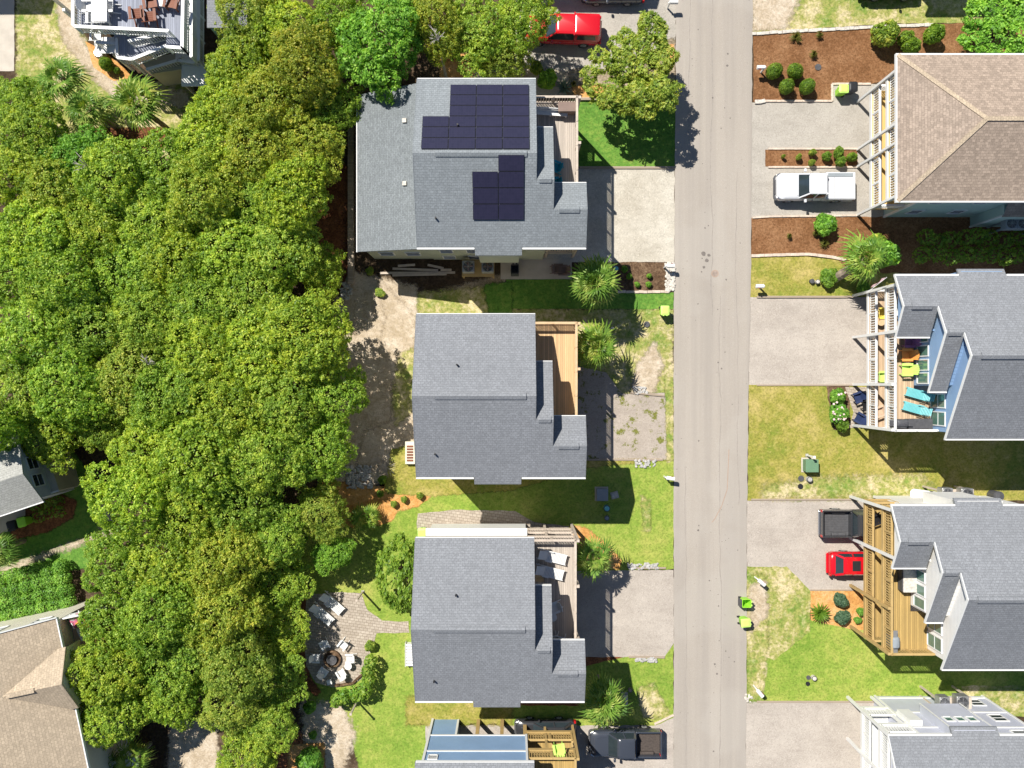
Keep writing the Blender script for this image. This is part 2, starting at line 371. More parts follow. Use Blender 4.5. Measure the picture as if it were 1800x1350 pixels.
M['flesh'] = m_plain('tan_fabric', (.55,.40,.28), .8, .1, 3)
# ================= SETTING =================
LAY = [0]
def ragged(pts, amp, step=.45):
    out = []; n = len(pts)
    for i in range(n):
        a = Vector(pts[i]); b = Vector(pts[(i+1) % n]); L = (b-a).length; k = max(1, int(L/step)); nr = Vector((-(b-a).y, (b-a).x)).normalized()
        for j in range(k):
            q = a.lerp(b, j/k); out.append(q + nr*random.uniform(-amp, amp) if j else q + Vector((random.uniform(-amp, amp), random.uniform(-amp, amp)))*.5)
    return out
def patch(name, mat, px, z, amp=.05, step=.4, label=None):
    pts = [W(x, y).xy for x, y in px]
    if amp: pts = ragged(pts, amp, step)
    m = MB().add([(p.x, p.y, z) for p in pts], [tuple(range(len(pts)))]); o = m.build(name, M[mat])
    if o.data.polygons[0].normal.z < 0: o.data.flip_normals()
    o['kind'] = 'structure'
    if label: o['label'] = label
    return o
SOFT = {}
def soft_mat(mat):
    if mat in SOFT: return SOFT[mat]
    m = M[mat].copy(); t = m.node_tree; n = t.nodes; out = n['Material Output']; b = n['Principled BSDF']
    at = n.new('ShaderNodeAttribute'); at.attribute_name = 'cover'; tc = n.new('ShaderNodeTexCoord'); no = n.new('ShaderNodeTexNoise')
    no.inputs['Scale'].default_value = 2.6; no.inputs['Detail'].default_value = 8; no.inputs['Roughness'].default_value = .75; t.links.new(tc.outputs['Object'], no.inputs['Vector'])
    ad = n.new('ShaderNodeMath'); ad.operation = 'ADD'; t.links.new(at.outputs['Fac'], ad.inputs[0]); t.links.new(no.outputs['Fac'], ad.inputs[1])
    rp = n.new('ShaderNodeMapRange'); rp.inputs['From Min'].default_value = .86; rp.inputs['From Max'].default_value = 1.1; t.links.new(ad.outputs[0], rp.inputs['Value'])
    tr = n.new('ShaderNodeBsdfTransparent'); mx = n.new('ShaderNodeMixShader'); t.links.new(rp.outputs[0], mx.inputs[0]); t.links.new(tr.outputs[0], mx.inputs[1]); t.links.new(b.outputs[0], mx.inputs[2]); t.links.new(mx.outputs[0], out.inputs[0])
    SOFT[mat] = m; return m
def soft(name, mat, px, z, width=.9, cell=.22):
    P = np.array([W(x, y).xy[:] for x, y in px]); lo = P.min(0)-.3; hi = P.max(0)+.3
    lo = np.maximum(lo, -46); hi = np.minimum(hi, 46)
    xs_ = np.arange(lo[0], hi[0]+cell, cell); ys_ = np.arange(lo[1], hi[1]+cell, cell); X, Y = np.meshgrid(xs_, ys_, indexing='ij'); Q = np.stack([X.ravel(), Y.ravel()], 1)
    ins = np.zeros(len(Q), bool); dist = np.full(len(Q), 1e9)
    for a, b in zip(P, np.roll(P, -1, 0)):
        c = (a[1] > Q[:,1]) != (b[1] > Q[:,1])
        with np.errstate(divide='ignore', invalid='ignore'): xi = (b[0]-a[0])*(Q[:,1]-a[1])/(b[1]-a[1]+1e-12)+a[0]
        ins ^= c & (Q[:,0] < xi)
        d = b-a; t = np.clip(((Q-a)@d)/(d@d+1e-9), 0, 1); dist = np.minimum(dist, np.linalg.norm(Q-(a+t[:,None]*d), axis=1))
    sd_ = np.where(ins, dist, -dist); cov = np.clip(sd_/width+.5, 0, 1).reshape(X.shape)
    nx, ny = X.shape; keep = (cov[:-1,:-1]+cov[1:,:-1]+cov[:-1,1:]+cov[1:,1:]) > .02
    I, J = np.nonzero(keep); f = np.stack([I*ny+J, (I+1)*ny+J, (I+1)*ny+J+1, I*ny+J+1], 1); us = np.unique(f); mp = np.zeros(nx*ny, int); mp[us] = np.arange(len(us))
    v = np.column_stack([Q[us], np.full(len(us), z)]); me = bpy.data.meshes.new(name); me.from_pydata(v.tolist(), [], mp[f].tolist()); 
    at = me.attributes.new('cover', 'FLOAT', 'POINT'); at.data.foreach_set('value', cov.ravel()[us].astype(np.float32)); me.materials.append(soft_mat(mat))
    o = bpy.data.objects.new(name, me); link(o); o['kind'] = 'structure'; return o
def strip(name, mat, px, w, h, label, cat='edging', amp=.02, kind=None, cols=None):
    # a low raised line of stones or boards along a pixel path
    pts = [W(x, y) for x, y in px]; m = MB(); o0 = pts[0].copy()
    for a, b in zip(pts[:-1], pts[1:]):
        L = (b-a).length; n = max(1, int(L/.3)); 
        for j in range(n):
            p = a.lerp(b, j/n); q = a.lerp(b, (j+1)/n); c = (p+q)/2; ang = math.atan2((q-p).y, (q-p).x)
            s = (q-p).length*(.97 if amp else 1.0)
            m.ob((c.x+random.uniform(-amp,amp), c.y+random.uniform(-amp,amp), h/2+.01), (s, w*random.uniform(1-amp*6, 1+amp*6), h*random.uniform(.9,1.1)), ang+random.uniform(-amp,amp)*2)
    o = m.build(name, M[mat], rel=o0); return tag(o, label, cat)
g = MB().add([(-160,-160,0),(160,-160,0),(160,160,0),(-160,160,0)], [(0,1,2,3)]).build('ground', M['ground']); g['kind'] = 'structure'
# road, with a thin worn edge
patch('road', 'road', [(1187,-700),(1325,-700),(1323,0),(1321,260),(1320,450),(1316,680),(1313,880),(1312,1100),(1311,1350),(1309,2000),(1183,2000),(1184,1350),(1184,900),(1184,560),(1187,200),(1188,0)], .05, .03, .5)
# --- west of the road, front yards
patch('gravel_driveway', 'gravel_cool', [(905,-300),(1188,-300),(1188,110),(1160,150),(1080,160),(1000,168),(905,172)], .012, .06)
soft('straw_bed', 'soil', [(1000,125),(1030,118),(1075,125),(1120,130),(1165,75),(1186,65),(1187,173),(1015,175),(985,160)], .018, 0.6)
soft('straw_bed', 'straw', [(770,95),(830,95),(842,140),(775,140)], .018, 0.6)
soft('sand_patch', 'sand', [(832,110),(1000,128),(1003,150),(835,140)], .024, 1.3)
patch('lawn', 'lawn_rich', [(1000,174),(1188,173),(1187,294),(1000,294)], .020, .03)
patch('gravel_driveway', 'gravel_white', [(890,296),(1186,296),(1185,461),(890,461)], .014, .03)
patch('concrete_patio', 'concrete', [(880,456),(1005,456),(1005,491),(880,491)], .022, 0)
patch('mulch_bed', 'mulch_dark', [(1085,461),(1168,461),(1180,511),(1085,512)], .020, .04)
patch('lawn', 'lawn_rich', [(890,491),(1085,491),(1085,514),(1184,514),(1183,543),(890,543)], .024, .03)
soft('dry_lawn', 'lawn_mix', [(890,543),(1184,543),(1181,692),(1090,692),(1062,655),(950,640),(890,640)], .016, 1.0)
patch('gravel_driveway', 'gravel_weed', [(890,640),(1000,640),(1066,655),(1092,692),(1181,690),(1181,808),(890,808)], .019, .03)
soft('weed_verge', 'lawn_mix', [(1168,640),(1184,640),(1184,812),(1172,812)], .026, 0.6)
patch('lawn', 'lawn', [(690,845),(728,808),(1184,808),(1184,1000),(1100,1003),(1012,1003),(890,1003),(735,960),(690,925)], .018, .04)
soft('straw_bed', 'straw', [(1003,922),(1030,928),(1065,955),(1092,985),(1090,1000),(1040,1003),(1005,960)], .024, 0.6)
patch('gravel_driveway', 'gravel', [(890,1004),(1184,1002),(1184,1130),(1168,1155),(890,1155)], .023, .03)
soft('straw_bed', 'mulch_red', [(890,1155),(1096,1153),(1092,1172),(1040,1200),(1030,1262),(890,1262)], .022, 0.6)
patch('lawn', 'lawn', [(1020,1172),(1096,1155),(1168,1155),(1184,1130),(1184,1262),(1150,1275),(890,1275),(890,1240),(1020,1240)], .024, .05)
patch('gravel_driveway', 'gravel', [(748,1275),(1140,1272),(1184,1258),(1184,1800),(748,1800)], .019, .04)
soft('lawn', 'lawn_gold', [(715,1225),(900,1225),(900,1274),(715,1274)], .029, 1.3)
soft('sand_patch', 'sand', [(1120,640),(1150,600),(1165,640),(1150,690),(1110,690)], .030, 1.4)
soft('sand_patch', 'sand', [(1322,-40),(1420,-40),(1380,50),(1322,56)], .030, 2.0)
soft('dry_lawn', 'lawn_mix', [(1340,855),(1440,840),(1620,835),(1650,872),(1340,876)], .030, 2.2)
soft('sand_patch', 'sand', [(1318,1030),(1345,1020),(1350,1080),(1318,1110)], .036, 1.2)
soft('straw_bed', 'lawn_mix', [(1126,870),(1142,880),(1145,930),(1132,935)], .030, .9)
soft('straw_bed', 'straw', [(1005,152),(1080,150),(1085,172),(1010,173)], .030, .6)
soft('straw_bed', 'straw', [(1168,80),(1186,78),(1186,112),(1172,112)], .030, .4)
soft('dry_lawn', 'lawn_mix', [(1120,1210),(1150,1200),(1180,1262),(1130,1262)], .031, .8)
soft('sand_patch', 'sand', [(590,470),(735,505),(735,840),(590,850)], .0135, 1.5)
patch('lawn', 'lawn', [(712,1274),(752,1274),(752,1700),(712,1700)], .0178, .03)
soft('shaded_lawn', 'lawn_mix', [(735,515),(890,500),(900,560),(735,556)], .029, 1.2)
soft('shaded_lawn', 'lawn_rich', [(850,500),(900,495),(900,560),(860,556)], .0305, .8)
# --- back yards
soft('sand_path', 'soil', [(596,470),(640,500),(735,520),(890,480),(890,560),(730,560),(728,640),(700,660),(704,830),(640,868),(600,862),(590,700),(595,560)], .012, 1.2)
soft('sand_patch', 'sand', [(665,490),(690,515),(720,545),(730,560),(730,620),(700,628),(668,600),(678,560),(668,520)], .020, 1.3)
soft('sand_patch', 'sand', [(690,680),(728,680),(728,790),(690,830),(655,850),(625,830),(640,760),(690,740)], .021, 1.3)
soft('dry_lawn', 'lawn_mix', [(700,625),(728,610),(728,720),(696,750),(690,700)], .026, 1.0)
soft('lawn', 'lawn_gold', [(688,790),(728,780),(728,840),(765,855),(760,870),(675,866)], .026, 0.6)
soft('lawn', 'lawn_gold', [(722,808),(1184,808),(1030,822),(900,862),(760,872),(690,868),(688,845)], .028, 0.6)
soft('pine_straw_bed', 'mulch_red', [(582,290),(614,290),(614,470),(600,520),(560,520),(560,300)], .014, 0.6)
soft('straw_bed', 'straw', [(560,845),(640,850),(700,862),(755,858),(758,872),(735,890),(700,898),(690,915),(650,930),(600,925),(560,880)], .024, 0.6)
soft('lawn', 'lawn', [(540,920),(650,920),(700,900),(740,890),(770,940),(730,960),(740,1600),(575,1600),(640,1380),(610,1270),(540,1230),(520,1000)], .016, 0.6)
soft('sand_patch', 'sand', [(530,1232),(600,1238),(625,1290),(605,1350),(580,1500),(470,1500),(540,1330)], .022, 1.9)
soft('straw_bed', 'straw', [(508,1310),(570,1305),(575,1400),(505,1400)], .028, 0.6)
soft('straw_bed', 'mulch_red', [(527,1000),(545,1035),(540,1130),(545,1190),(565,1215),(555,1225),(530,1200),(522,1100)], .026, 0.6)
patch('brick_patio', 'paver', [(540,1045),(600,1040),(635,1043),(646,1072),(672,1091),(718,1092),(720,1112),(662,1113),(657,1132),(645,1160),(640,1190),(618,1205),(585,1208),(555,1200),(538,1170),(535,1110)], .032, .03)
patch('brick_patio', 'paver', [(735,903),(800,896),(905,898),(940,918),(1000,925),(1000,945),(735,945),(732,920)], .030, .03)
# --- far left yards
patch('concrete_driveway', 'concrete', [(-300,-200),(26,-200),(25,125),(-300,125)], .014, .02)
soft('dry_lawn', 'lawn_mix', [(25,-200),(130,-200),(130,40),(170,100),(250,140),(340,150),(345,200),(300,280),(180,280),(60,250),(30,150)], .012, 1.0)
soft('sand_patch', 'sand', [(90,-50),(125,-50),(128,40),(175,120),(215,148),(330,160),(330,190),(200,170),(165,140),(110,70)], .018, 1.3)
patch('straw_bed', 'straw', [(150,72),(190,95),(235,135),(200,142),(165,118)], .026, .05)
soft('straw_bed', 'mulch_red', [(165,225),(300,225),(285,262),(215,280),(175,270)], .026, 0.6)
soft('lawn', 'lawn_rich', [(-300,780),(120,780),(190,880),(205,935),(150,1000),(-300,1020)], .013, 0.6)
soft('sand_patch', 'sand', [(165,885),(182,880),(205,935),(100,972),(0,1012),(0,1000),(180,935)], .022, 1.3)
soft('straw_bed', 'mulch_red', [(20,890),(110,870),(135,880),(130,910),(85,935),(20,950)], .028, 0.6)
patch('concrete_patio', 'concrete', [(-60,905),(45,890),(45,925),(-60,955)], .034, 0)
soft('sand_patch', 'sand', [(300,1270),(380,1265),(390,1420),(290,1420)], .014, 1.3)
soft('straw_bed', 'mulch_red', [(475,1270),(540,1290),(530,1400),(470,1400)], .016, 0.6)
# --- east of the road
patch('dry_lawn', 'lawn_mix', [(1322,-300),(1800,-300),(1800,38),(1690,40),(1560,42),(1322,58)], .012, .05)
patch('mulch_bed', 'mulch', [(1324,58),(1560,47),(1720,40),(1800,40),(1800,110),(1600,130),(1530,148),(1462,148),(1462,178),(1324,180)], .020, .04)
patch('gravel_driveway', 'gravel_cool', [(1320,180),(1462,178),(1462,148),(1620,148),(1620,385),(1320,385)], .016, .03)
patch('mulch_bed', 'mulch', [(1345,263),(1507,263),(1507,293),(1345,293)], .024, .02)
patch('mulch_bed', 'mulch', [(1321,383),(1560,381),(1800,381),(1850,480),(1490,480),(1470,452),(1420,448),(1321,450)], .022, .04)
patch('lawn', 'lawn_gold', [(1319,452),(1400,450),(1470,456),(1500,470),(1580,480),(1600,522),(1317,522)], .020, .03)
patch('gravel_driveway', 'gravel', [(1316,522),(1640,522),(1640,678),(1316,676)], .018, .03)
patch('lawn', 'lawn_gold', [(1316,676),(1900,676),(1900,880),(1314,880)], .014, .04)
patch('mulch_bed', 'mulch_dark', [(1452,678),(1492,678),(1495,755),(1465,755)], .024, .05)
patch('stone_patio', 'paver', [(1485,680),(1600,680),(1600,752),(1492,752),(1500,725)], .028, .02)
patch('gravel_driveway', 'gravel', [(1313,880),(1640,880),(1640,1040),(1313,1040)], .020, .03)
patch('lawn', 'lawn_mix', [(1313,996),(1383,996),(1424,1037),(1424,1110),(1360,1160),(1312,1140)], .026, .05)
patch('lawn', 'lawn', [(1312,1090),(1360,1110),(1424,1090),(1900,1100),(1900,1233),(1311,1233)], .022, .05)
soft('dry_lawn', 'lawn_mix', [(1313,1010),(1345,1010),(1350,1130),(1340,1232),(1312,1232)], .030, 1.0)
patch('straw_bed', 'straw', [(1424,1038),(1600,1038),(1600,1107),(1500,1107),(1425,1090)], .032, .02)
patch('gravel_driveway', 'gravel', [(1311,1233),(1700,1233),(1700,1900),(1309,1900)], .018, .03)
patch('dry_lawn', 'lawn_mix', [(1690,1205),(1900,1205),(1900,1260),(1690,1260)], .030, .05)
patch('concrete_patio', 'concrete', [(1572,1228),(1735,1228),(1735,1260),(1572,1260)], .034, 0)
# tyre film and drips on the road
for k, (x, y, r) in enumerate([(1236,446,.16),(1242,458,.13),(1246,449,.12),(1237,470,.10),(1233,478,.06),(1239,401,.06),(1245,397,.05),(1262,637,.06),(1268,648,.06),(1274,619,.05),(1227,932,.08),(1256,1167,.07),(1260,1184,.07),(1254,1320,.06),(1279,95,.07),(1278,116,.08)]):
    pts = ragged([(W(x,y).x+math.cos(t*.9)*r, W(x,y).y+math.sin(t*.9)*r) for t in range(7)], r*.4, r)
    o = MB().add([(p.x,p.y,.054) for p in pts], [tuple(range(len(pts)))]).build('oil_stain', M['crack']); o['kind'] = 'structure'
pl = [W(1281,790),(W(1278,860)),W(1268,890),W(1256,912),W(1251,918)]
m = MB()
for a, b in zip(pl[:-1], pl[1:]):
    d = (b-a).normalized(); n_ = Vector((-d.y,d.x,0))*.03; m.add([(a-n_)+Vector((0,0,.055)),(b-n_)+Vector((0,0,.055)),(b+n_)+Vector((0,0,.055)),(a+n_)+Vector((0,0,.055))],[(0,1,2,3)])
m.build('oil_stain', M['rust'])['kind'] = 'structure'
r_ = random.Random(4)
for k in range(34):
    x = r_.choice((1222,1236,1262,1280))+r_.gauss(0,8); y = r_.uniform(0,1350); r = r_.uniform(.02,.055)
    o = MB().add([(W(x,y).x+math.cos(t*1.05)*r*r_.uniform(.7,1.3),W(x,y).y+math.sin(t*1.05)*r*r_.uniform(.7,1.6),.0545) for t in range(6)], [tuple(range(6))]).build('oil_stain', M['crack']); o['kind'] = 'structure'
for x0_, ya, yb, wd in ((1252,-60,560,.045),(1266,520,1400,.04),(1212,-60,260,.03),(1296,300,900,.03),(1205,820,1400,.03)):
    m = MB(); x = x0_; pr = None
    for y in range(ya, yb, 14):
        x += r_.gauss(0,.8)+(x0_-x)*.1; q = W(x,y,0); q.z = .0535; w_ = wd*r_.uniform(.3,1)
        if pr is not None: m.add([(pr[0].x-pr[1],pr[0].y,.0535),(pr[0].x+pr[1],pr[0].y,.0535),(q.x+w_,q.y,.0535),(q.x-w_,q.y,.0535)],[(0,1,2,3)])
        pr = (q, w_)
    m.build('road_crack', M['seam'])['kind'] = 'structure'
mh = W(1256.5, 481); m = MB(); m.cyl((mh.x,mh.y,.04),(mh.x,mh.y,.056),.25,.25,24); 
o = empty('manhole_cover', mh, 0, 'round rusty manhole cover set in the road', 'manhole cover')
MB().cyl((0,0,.03),(0,0,.058),.27,.27,24).build('rim', M['rust'], o)
m = MB(); m.cyl((0,0,.03),(0,0,.061),.21,.21,24)
for i in range(6): m.ob((math.cos(i)*.12, math.sin(i)*.12, .064), (.05,.05,.01), i)
m.build('lid', m_plain('worn_iron', (.30,.24,.20), .7, .3, 8), o)
# edging lines
strip('timber_edging', 'timber', [(1018,175),(1090,175)], .18, .2, 'brown timber edging along top of small dark green front lawn', amp=0)
strip('timber_edging', 'timber', [(1018,295),(1186,295)], .16, .1, 'thin pale timber edging between dark green lawn and white gravel drive', amp=0)
strip('stone_edging', 'kerb', [(1085,513),(1176,513)], .18, .1, 'pinkish edging along bottom of the brown mulch bed beside palm')
strip('timber_edging', 'timber', [(1018,808),(1165,808)], .12, .08, 'thin timber edging at lower end of the weedy gravel drive', amp=0)
strip('timber_edging', 'timber', [(1108,690),(1168,696)], .12, .1, 'short tilted timber edging at upper end of weedy gravel drive', amp=0)
strip('timber_edging', 'timber', [(1108,998),(1170,998)], .12, .1, 'timber edging above the drive of the house with two sun loungers', amp=0)
strip('timber_edging', 'timber', [(1105,1154),(1168,1155)], .12, .1, 'timber edging below drive of the house with two sun loungers', amp=0)
strip('concrete_edging', 'kerb', [(1150,1272),(1184,1256)], .14, .1, 'short slanting concrete edging by dark pickup near bottom of road', amp=0)
strip('stone_edging', 'stone_white', [(1322,60),(1420,54),(1500,50),(1560,47),(1640,44)], .22, .1, 'pale stone edging along top of the long mulch bed')
strip('stone_edging', 'kerb', [(1342,178),(1462,178),(1462,148),(1530,148)], .14, .1, 'concrete edging stepping round the lime bin bay', amp=.008)
strip('stone_edging', 'stone_white', [(1326,180),(1334,180),(1344,178)], .25, .14, 'small cluster of white edging stones at mulch corner by road')
strip('concrete_edging', 'kerb', [(1350,262),(1507,262)], .12, .1, 'upper edging of narrow mulch strip with six small shrubs', amp=.005)
strip('concrete_edging', 'kerb', [(1350,294),(1507,294)], .12, .1, 'lower edging of narrow mulch strip above white pickup', amp=.005)
strip('concrete_edging', 'kerb', [(1322,383),(1352,381),(1510,379)], .12, .1, 'edging between white pickup drive and the mulch bed below', amp=.005)
strip('stone_edging', 'kerb', [(1320,450),(1380,448),(1420,447),(1460,452),(1487,457)], .2, .12, 'curved pinkish edging between mulch bed and golden lawn', amp=.008)
strip('timber_edging', 'timber', [(1330,522),(1505,522)], .14, .12, 'timber edging below golden lawn with the leaning palm', amp=0)
strip('timber_edging', 'timber', [(1330,677),(1500,677)], .1, .07, 'timber edging above the wide golden lawn', amp=0)
strip('timber_edging', 'timber', [(1320,878),(1560,878)], .12, .08, 'timber edging along top of drive holding charcoal pickup and red car', amp=0)
strip('timber_edging', 'timber', [(1424,1037),(1500,1037)], .08, .07, 'timber edging between red car drive and orange straw bed', amp=0)
strip('timber_edging', 'timber', [(1330,1233),(1560,1233)], .12, .08, 'timber edging above the empty drive in lower right', amp=0)
strip('timber_wall', 'timber', [(618,205),(618,500)], .42, .35, 'long low grey timber wall behind house with low west wing', 'retaining wall', amp=0)
strip('timber_wall', 'timber', [(845,133),(925,133)], .3, .3, 'short brown timber wall above house with solar panels', 'retaining wall', amp=0)
strip('brick_edging', 'mulch_dark', [(590,1204),(620,1200),(640,1182)], .14, .2, 'curved dark edging at lower right of fire pit patio')
def rocks(px, n, spread, rr, label, mat='stone', grp=None):
    c = W(*px); m = MB()
    for i in range(n):
        x = random.uniform(-1,1)*spread[0]; y = random.uniform(-1,1)*spread[1]; r = random.uniform(.6,1.2)*rr
        m.ball((x, y, r*.45), (r*random.uniform(.8,1.3), r, r*.6), 7, 5, .12)
    o = m.build('stone_pile', M[mat]); o.location = c + Vector((0,0,.03)); o['kind'] = 'stuff'; tag(o, label, 'stones')
rocks((1177,487), 130, (.32,1.0), .11, 'white stones heaped at roadside end of brown mulch bed', 'stone_white')
rocks((1135,815), 45, (.75,.28), .10, 'grey stones below the weedy gravel drive')
rocks((1130,995), 70, (1.1,.22), .10, 'grey stones along top edge of plain gravel drive')
rocks((1135,1159), 45, (.75,.16), .10, 'grey stones at bottom edge of plain gravel drive')
rocks((1125,686), 40, (.5,.25), .09, 'pale stones above the weedy gravel drive')
rocks((609,512), 60, (.4,.6), .10, 'bluish stones heaped at lower end of the long timber wall')
rocks((632,838), 160, (.9,.8), .11, 'bluish stones in shade above the orange straw bed')
rocks((1316,1226), 14, (.25,.3), .10, 'pale stones at roadside above lower right drive', 'stone_white')

# ================= BUILDINGS =================
def window(parent, c, w, h, axis, sgn, glass='glass', mull=True, label=None, fr='white'):
    # axis: outward normal axis; c = centre on the wall face
    m = MB(); g = MB(); t = .07
    def bx(mb, u0, u1, v0, v1, d0, d1):
        if axis == 'x': mb.box((c[0]+sgn*d0, c[1]+u0, c[2]+v0), (c[0]+sgn*d1, c[1]+u1, c[2]+v1))
        else: mb.box((c[0]+u0, c[1]+sgn*d0, c[2]+v0), (c[0]+u1, c[1]+sgn*d1, c[2]+v1))
    bx(m, -w/2-t, -w/2, -h/2-t, h/2+t, -.02, .06); bx(m, w/2, w/2+t, -h/2-t, h/2+t, -.02, .06)
    bx(m, -w/2, w/2, h/2, h/2+t, -.02, .06); bx(m, -w/2, w/2, -h/2-t, -h/2, -.02, .08)
    if mull: bx(m, -w/2, w/2, -.025, .025, 0, .045)
    f = m.build('window', M[fr], parent)
    bx(g, -w/2, w/2, -h/2, h/2, -.02, .025); g.build('pane', M[glass], f)
    return f
def railing(parent, p, q, mat, h=1.05, gap=.17, rail=.15, post=1.55, bal=.06):
    p = Vector(p); q = Vector(q); d = q-p; L = d.length; m = MB(); up = Vector((0,0,1))
    m.beam(p+up*h, q+up*h, rail, .05); m.beam(p+up*(h-.12), q+up*(h-.12), .04, .08); m.beam(p+up*.12, q+up*.12, .04, .08)
    n = max(2, int(L/gap))
    for i in range(n+1):
        c = p + d*(i/n); m.beam(c+up*.12, c+up*(h-.1), bal)
    k = max(1, round(L/post))
    for i in range(k+1):
        c = p + d*(i/k); m.beam(c-up*.05, c+up*(h+.06), .10)
    return m.build('railing', M[mat], parent)
SL = .588
ZE = 7.741
def zr(y): return ZE + SL*(5.1-abs(y))
def stepped_house(label, ox, oy, flip, wall, roof, deckm, railm, postm, lower=True, trim='white', parts_extra=None, open_base=False, whitewin=False, ysc=1.0, nside=True):
    global SL; SL = .588 if flip else .43; TOP = ZE+SL*5.1; DX = -.26 if flip else 0
    r = empty('beach_house', (ox, oy, 0), math.pi if flip else 0, label, 'house'); HR = 5.1*ysc
    secs = [(-10.52,-3.15,0.0, HR), (-3.15,-2.08,-1.42,2.14*ysc), (-2.08,0.0,-3.09,-1.27)]
    T = .2
    rf = MB()
    for (xa, xb, ry, ny) in secs:
        zt = zr(ry); zs = TOP-SL*HR; zn = zt-SL*(ny-ry)
        rf.prof([(-HR, zs), (-HR, zs-T), (ry, zt-T), (ny, zn-T), (ny, zn), (ry, zt)], xa, xb)
        # rake boards at the front end, eave boards on the stepped side
        e = .012
        yl = {0.0: -1.42, -1.42: -3.09, -3.09: -HR}[ry]; zl_ = zt-SL*(ry-yl)
        MB().prof([(yl, zl_-T-e), (ry, zt-T-e), (ny, zn-T-e), (ny, zn+e), (ry, zt+e), (yl, zl_+e)], xb+.003, xb+.045).build('rake_board', M[trim if flip else roof], r)
        MB().box((xa+.0, ny+.002, zn-T-.02), (xb+.04, ny+(.09 if flip else .05), zn+.015)).build('gutter', M[trim], r)
    zs = TOP-SL*HR
    MB().prof([(-HR, zs-T-e), (0, TOP-T-e), (HR, zs-T-e), (HR, zs+e), (0, TOP+e), (-HR, zs+e)], -10.565, -10.523).build('rake_board', M[roof], r)
    for g0, g1 in ((-10.56,-6.95),(-3.95,.04)): MB().box((g0, -HR-.11, zs-T-.03), (g1, -HR-.002, zs-.01)).build('gutter', M[trim], r)
    roofo = rf.build('roof', M[roof], r)
    # bump-out roof in the long eave
    bo = MB(); zb = zs-SL*.46
    bo.prof([(-HR-.46, zb), (-HR-.46, zb-.15), (-HR+.0, zs-.16), (-HR+.0, zs-.004)], -6.92, -3.98); bo.build('bay_roof', M[roof], r)
    MB().box((-6.75,-HR-.3,3.2),(-4.15,-HR+.42,zs-.16)).build('bay', M[wall], r)
    for (xa, xb, ry) in ((-9.2,-3.7,0),(-2.95,-2.2,-1.42),(-1.7,-.45,-3.09)):
        z = zr(ry); rv = MB().prof([(ry-.2,z-.02),(ry-.2,z-.12),(ry,z-.02),(ry+.2,z-.12),(ry+.2,z-.02),(ry,z+.09)], xa, xb); rv.build('ridge_vent', M[roof], r)
    vp = MB(); vp.cyl((-7.9,1.9,zr(1.9)-.05),(-7.9,1.9,zr(1.9)+.3),.06,.06,8); vp.build('vent_pipe', M['black'], r)
    vp = MB(); vp.cyl((-9.3,-3.6,zr(3.6)-.05),(-9.3,-3.6,zr(3.6)+.25),.06,.06,8); vp.build('vent_pipe', M['black'], r)
    # walls
    w = MB(); I = .38; U = .03
    z0 = 2.7 if open_base else 0.0
    def wz(y, ry=0): return TOP - SL*abs(y) - T - U
    w.prof([(-HR+I, z0), (-HR+I, wz(HR-I)), (0, wz(0)), (HR-I, wz(HR-I)), (HR-I, z0)], -10.2, -3.5)
    zn2 = zr(1.42)-SL*(2.14*ysc+1.42)
    w.prof([(-HR+I, z0), (-HR+I, wz(HR-I)), (-1.42, wz(1.42)), (2.14*ysc-I, zn2+SL*I-T-U), (2.14*ysc-I, z0)], -3.5, -2.4)
    # porch gable over the posts
    zn3 = zr(3.09)-SL*(-1.27+3.09)
    w.prof([(-HR+I, zs-.35), (-HR+I, wz(HR-I)), (-3.09, wz(3.09)), (-1.27-I, zn3+SL*I-T-U), (-1.27-I, zs-.35)], -.42, -.30)
    w.box((-2.4,-HR+I,zs-.3),(-.42,-HR+I+.12,zs+.02)); w.box((-2.4,-1.27-I-.12,zs-.3),(-.42,-1.27-I,zs+.02))
    w.build('wall', M[wall], r)
    if open_base:
        MB().box((-10.15,-HR+I+.03,0),(-8.3,HR-I-.03,2.7)).build('lower_wall', M[wall], r)
        for x in (-6.9,-5.2,-3.6):
            for y in (-HR+.5,0,HR-.5): MB().box((x-.12,y-.12,0),(x+.12,y+.12,2.7)).build('piling', M[postm], r)
    # windows of the long sides, back and front
    for s in (-1, 1):
        for x in (-9.0, -7.2, -4.6):
            for z in (4.0, 6.6) + (() if open_base else (1.3,)):
                if s == -1 and x == -4.6: x = -3.2 if False else -4.6
                if (s == -1 and -6.9 < x < -4) or (s == 1 and not nside): continue
                window(r, (x, s*(HR-I), z), .8, 1.0, 'y', s)
    for y in (-3, 0, 3):
        for z in (1.4, 4.0, 6.6): window(r, (-10.2, y, z), .9, 1.2, 'x', -1)
    gl = 'glass_green' if whitewin else 'glass'
    for y in (-1.35,-.45,.45,1.3): window(r, (-2.4, y, 6.35), .6, 1.35, 'x', 1, gl, False)
    for y in (2.75, 3.9): window(r, (-3.5, y, 6.1), .8, 1.7, 'x', 1, gl)
    window(r, (-3.5, -3.6, 6.1), .9, 2.0, 'x', 1, gl); window(r, (-2.4, -3.2, 6.0), 1.5, 2.0, 'x', 1, gl)
    # porch decks
    yN, yS = 4.69, -4.72
    def deck(z, name):
        m = MB(); m.box((-2.38,yS,z-.12),(-.40+DX,2.2,z)); m.box((-3.48,2.2,z-.12),(-.40+DX,yN,z)); return m.build(name, M[deckm], r)
    levels = [(5.15,'upper_deck')] + ([(2.35,'lower_deck')] if lower else [])
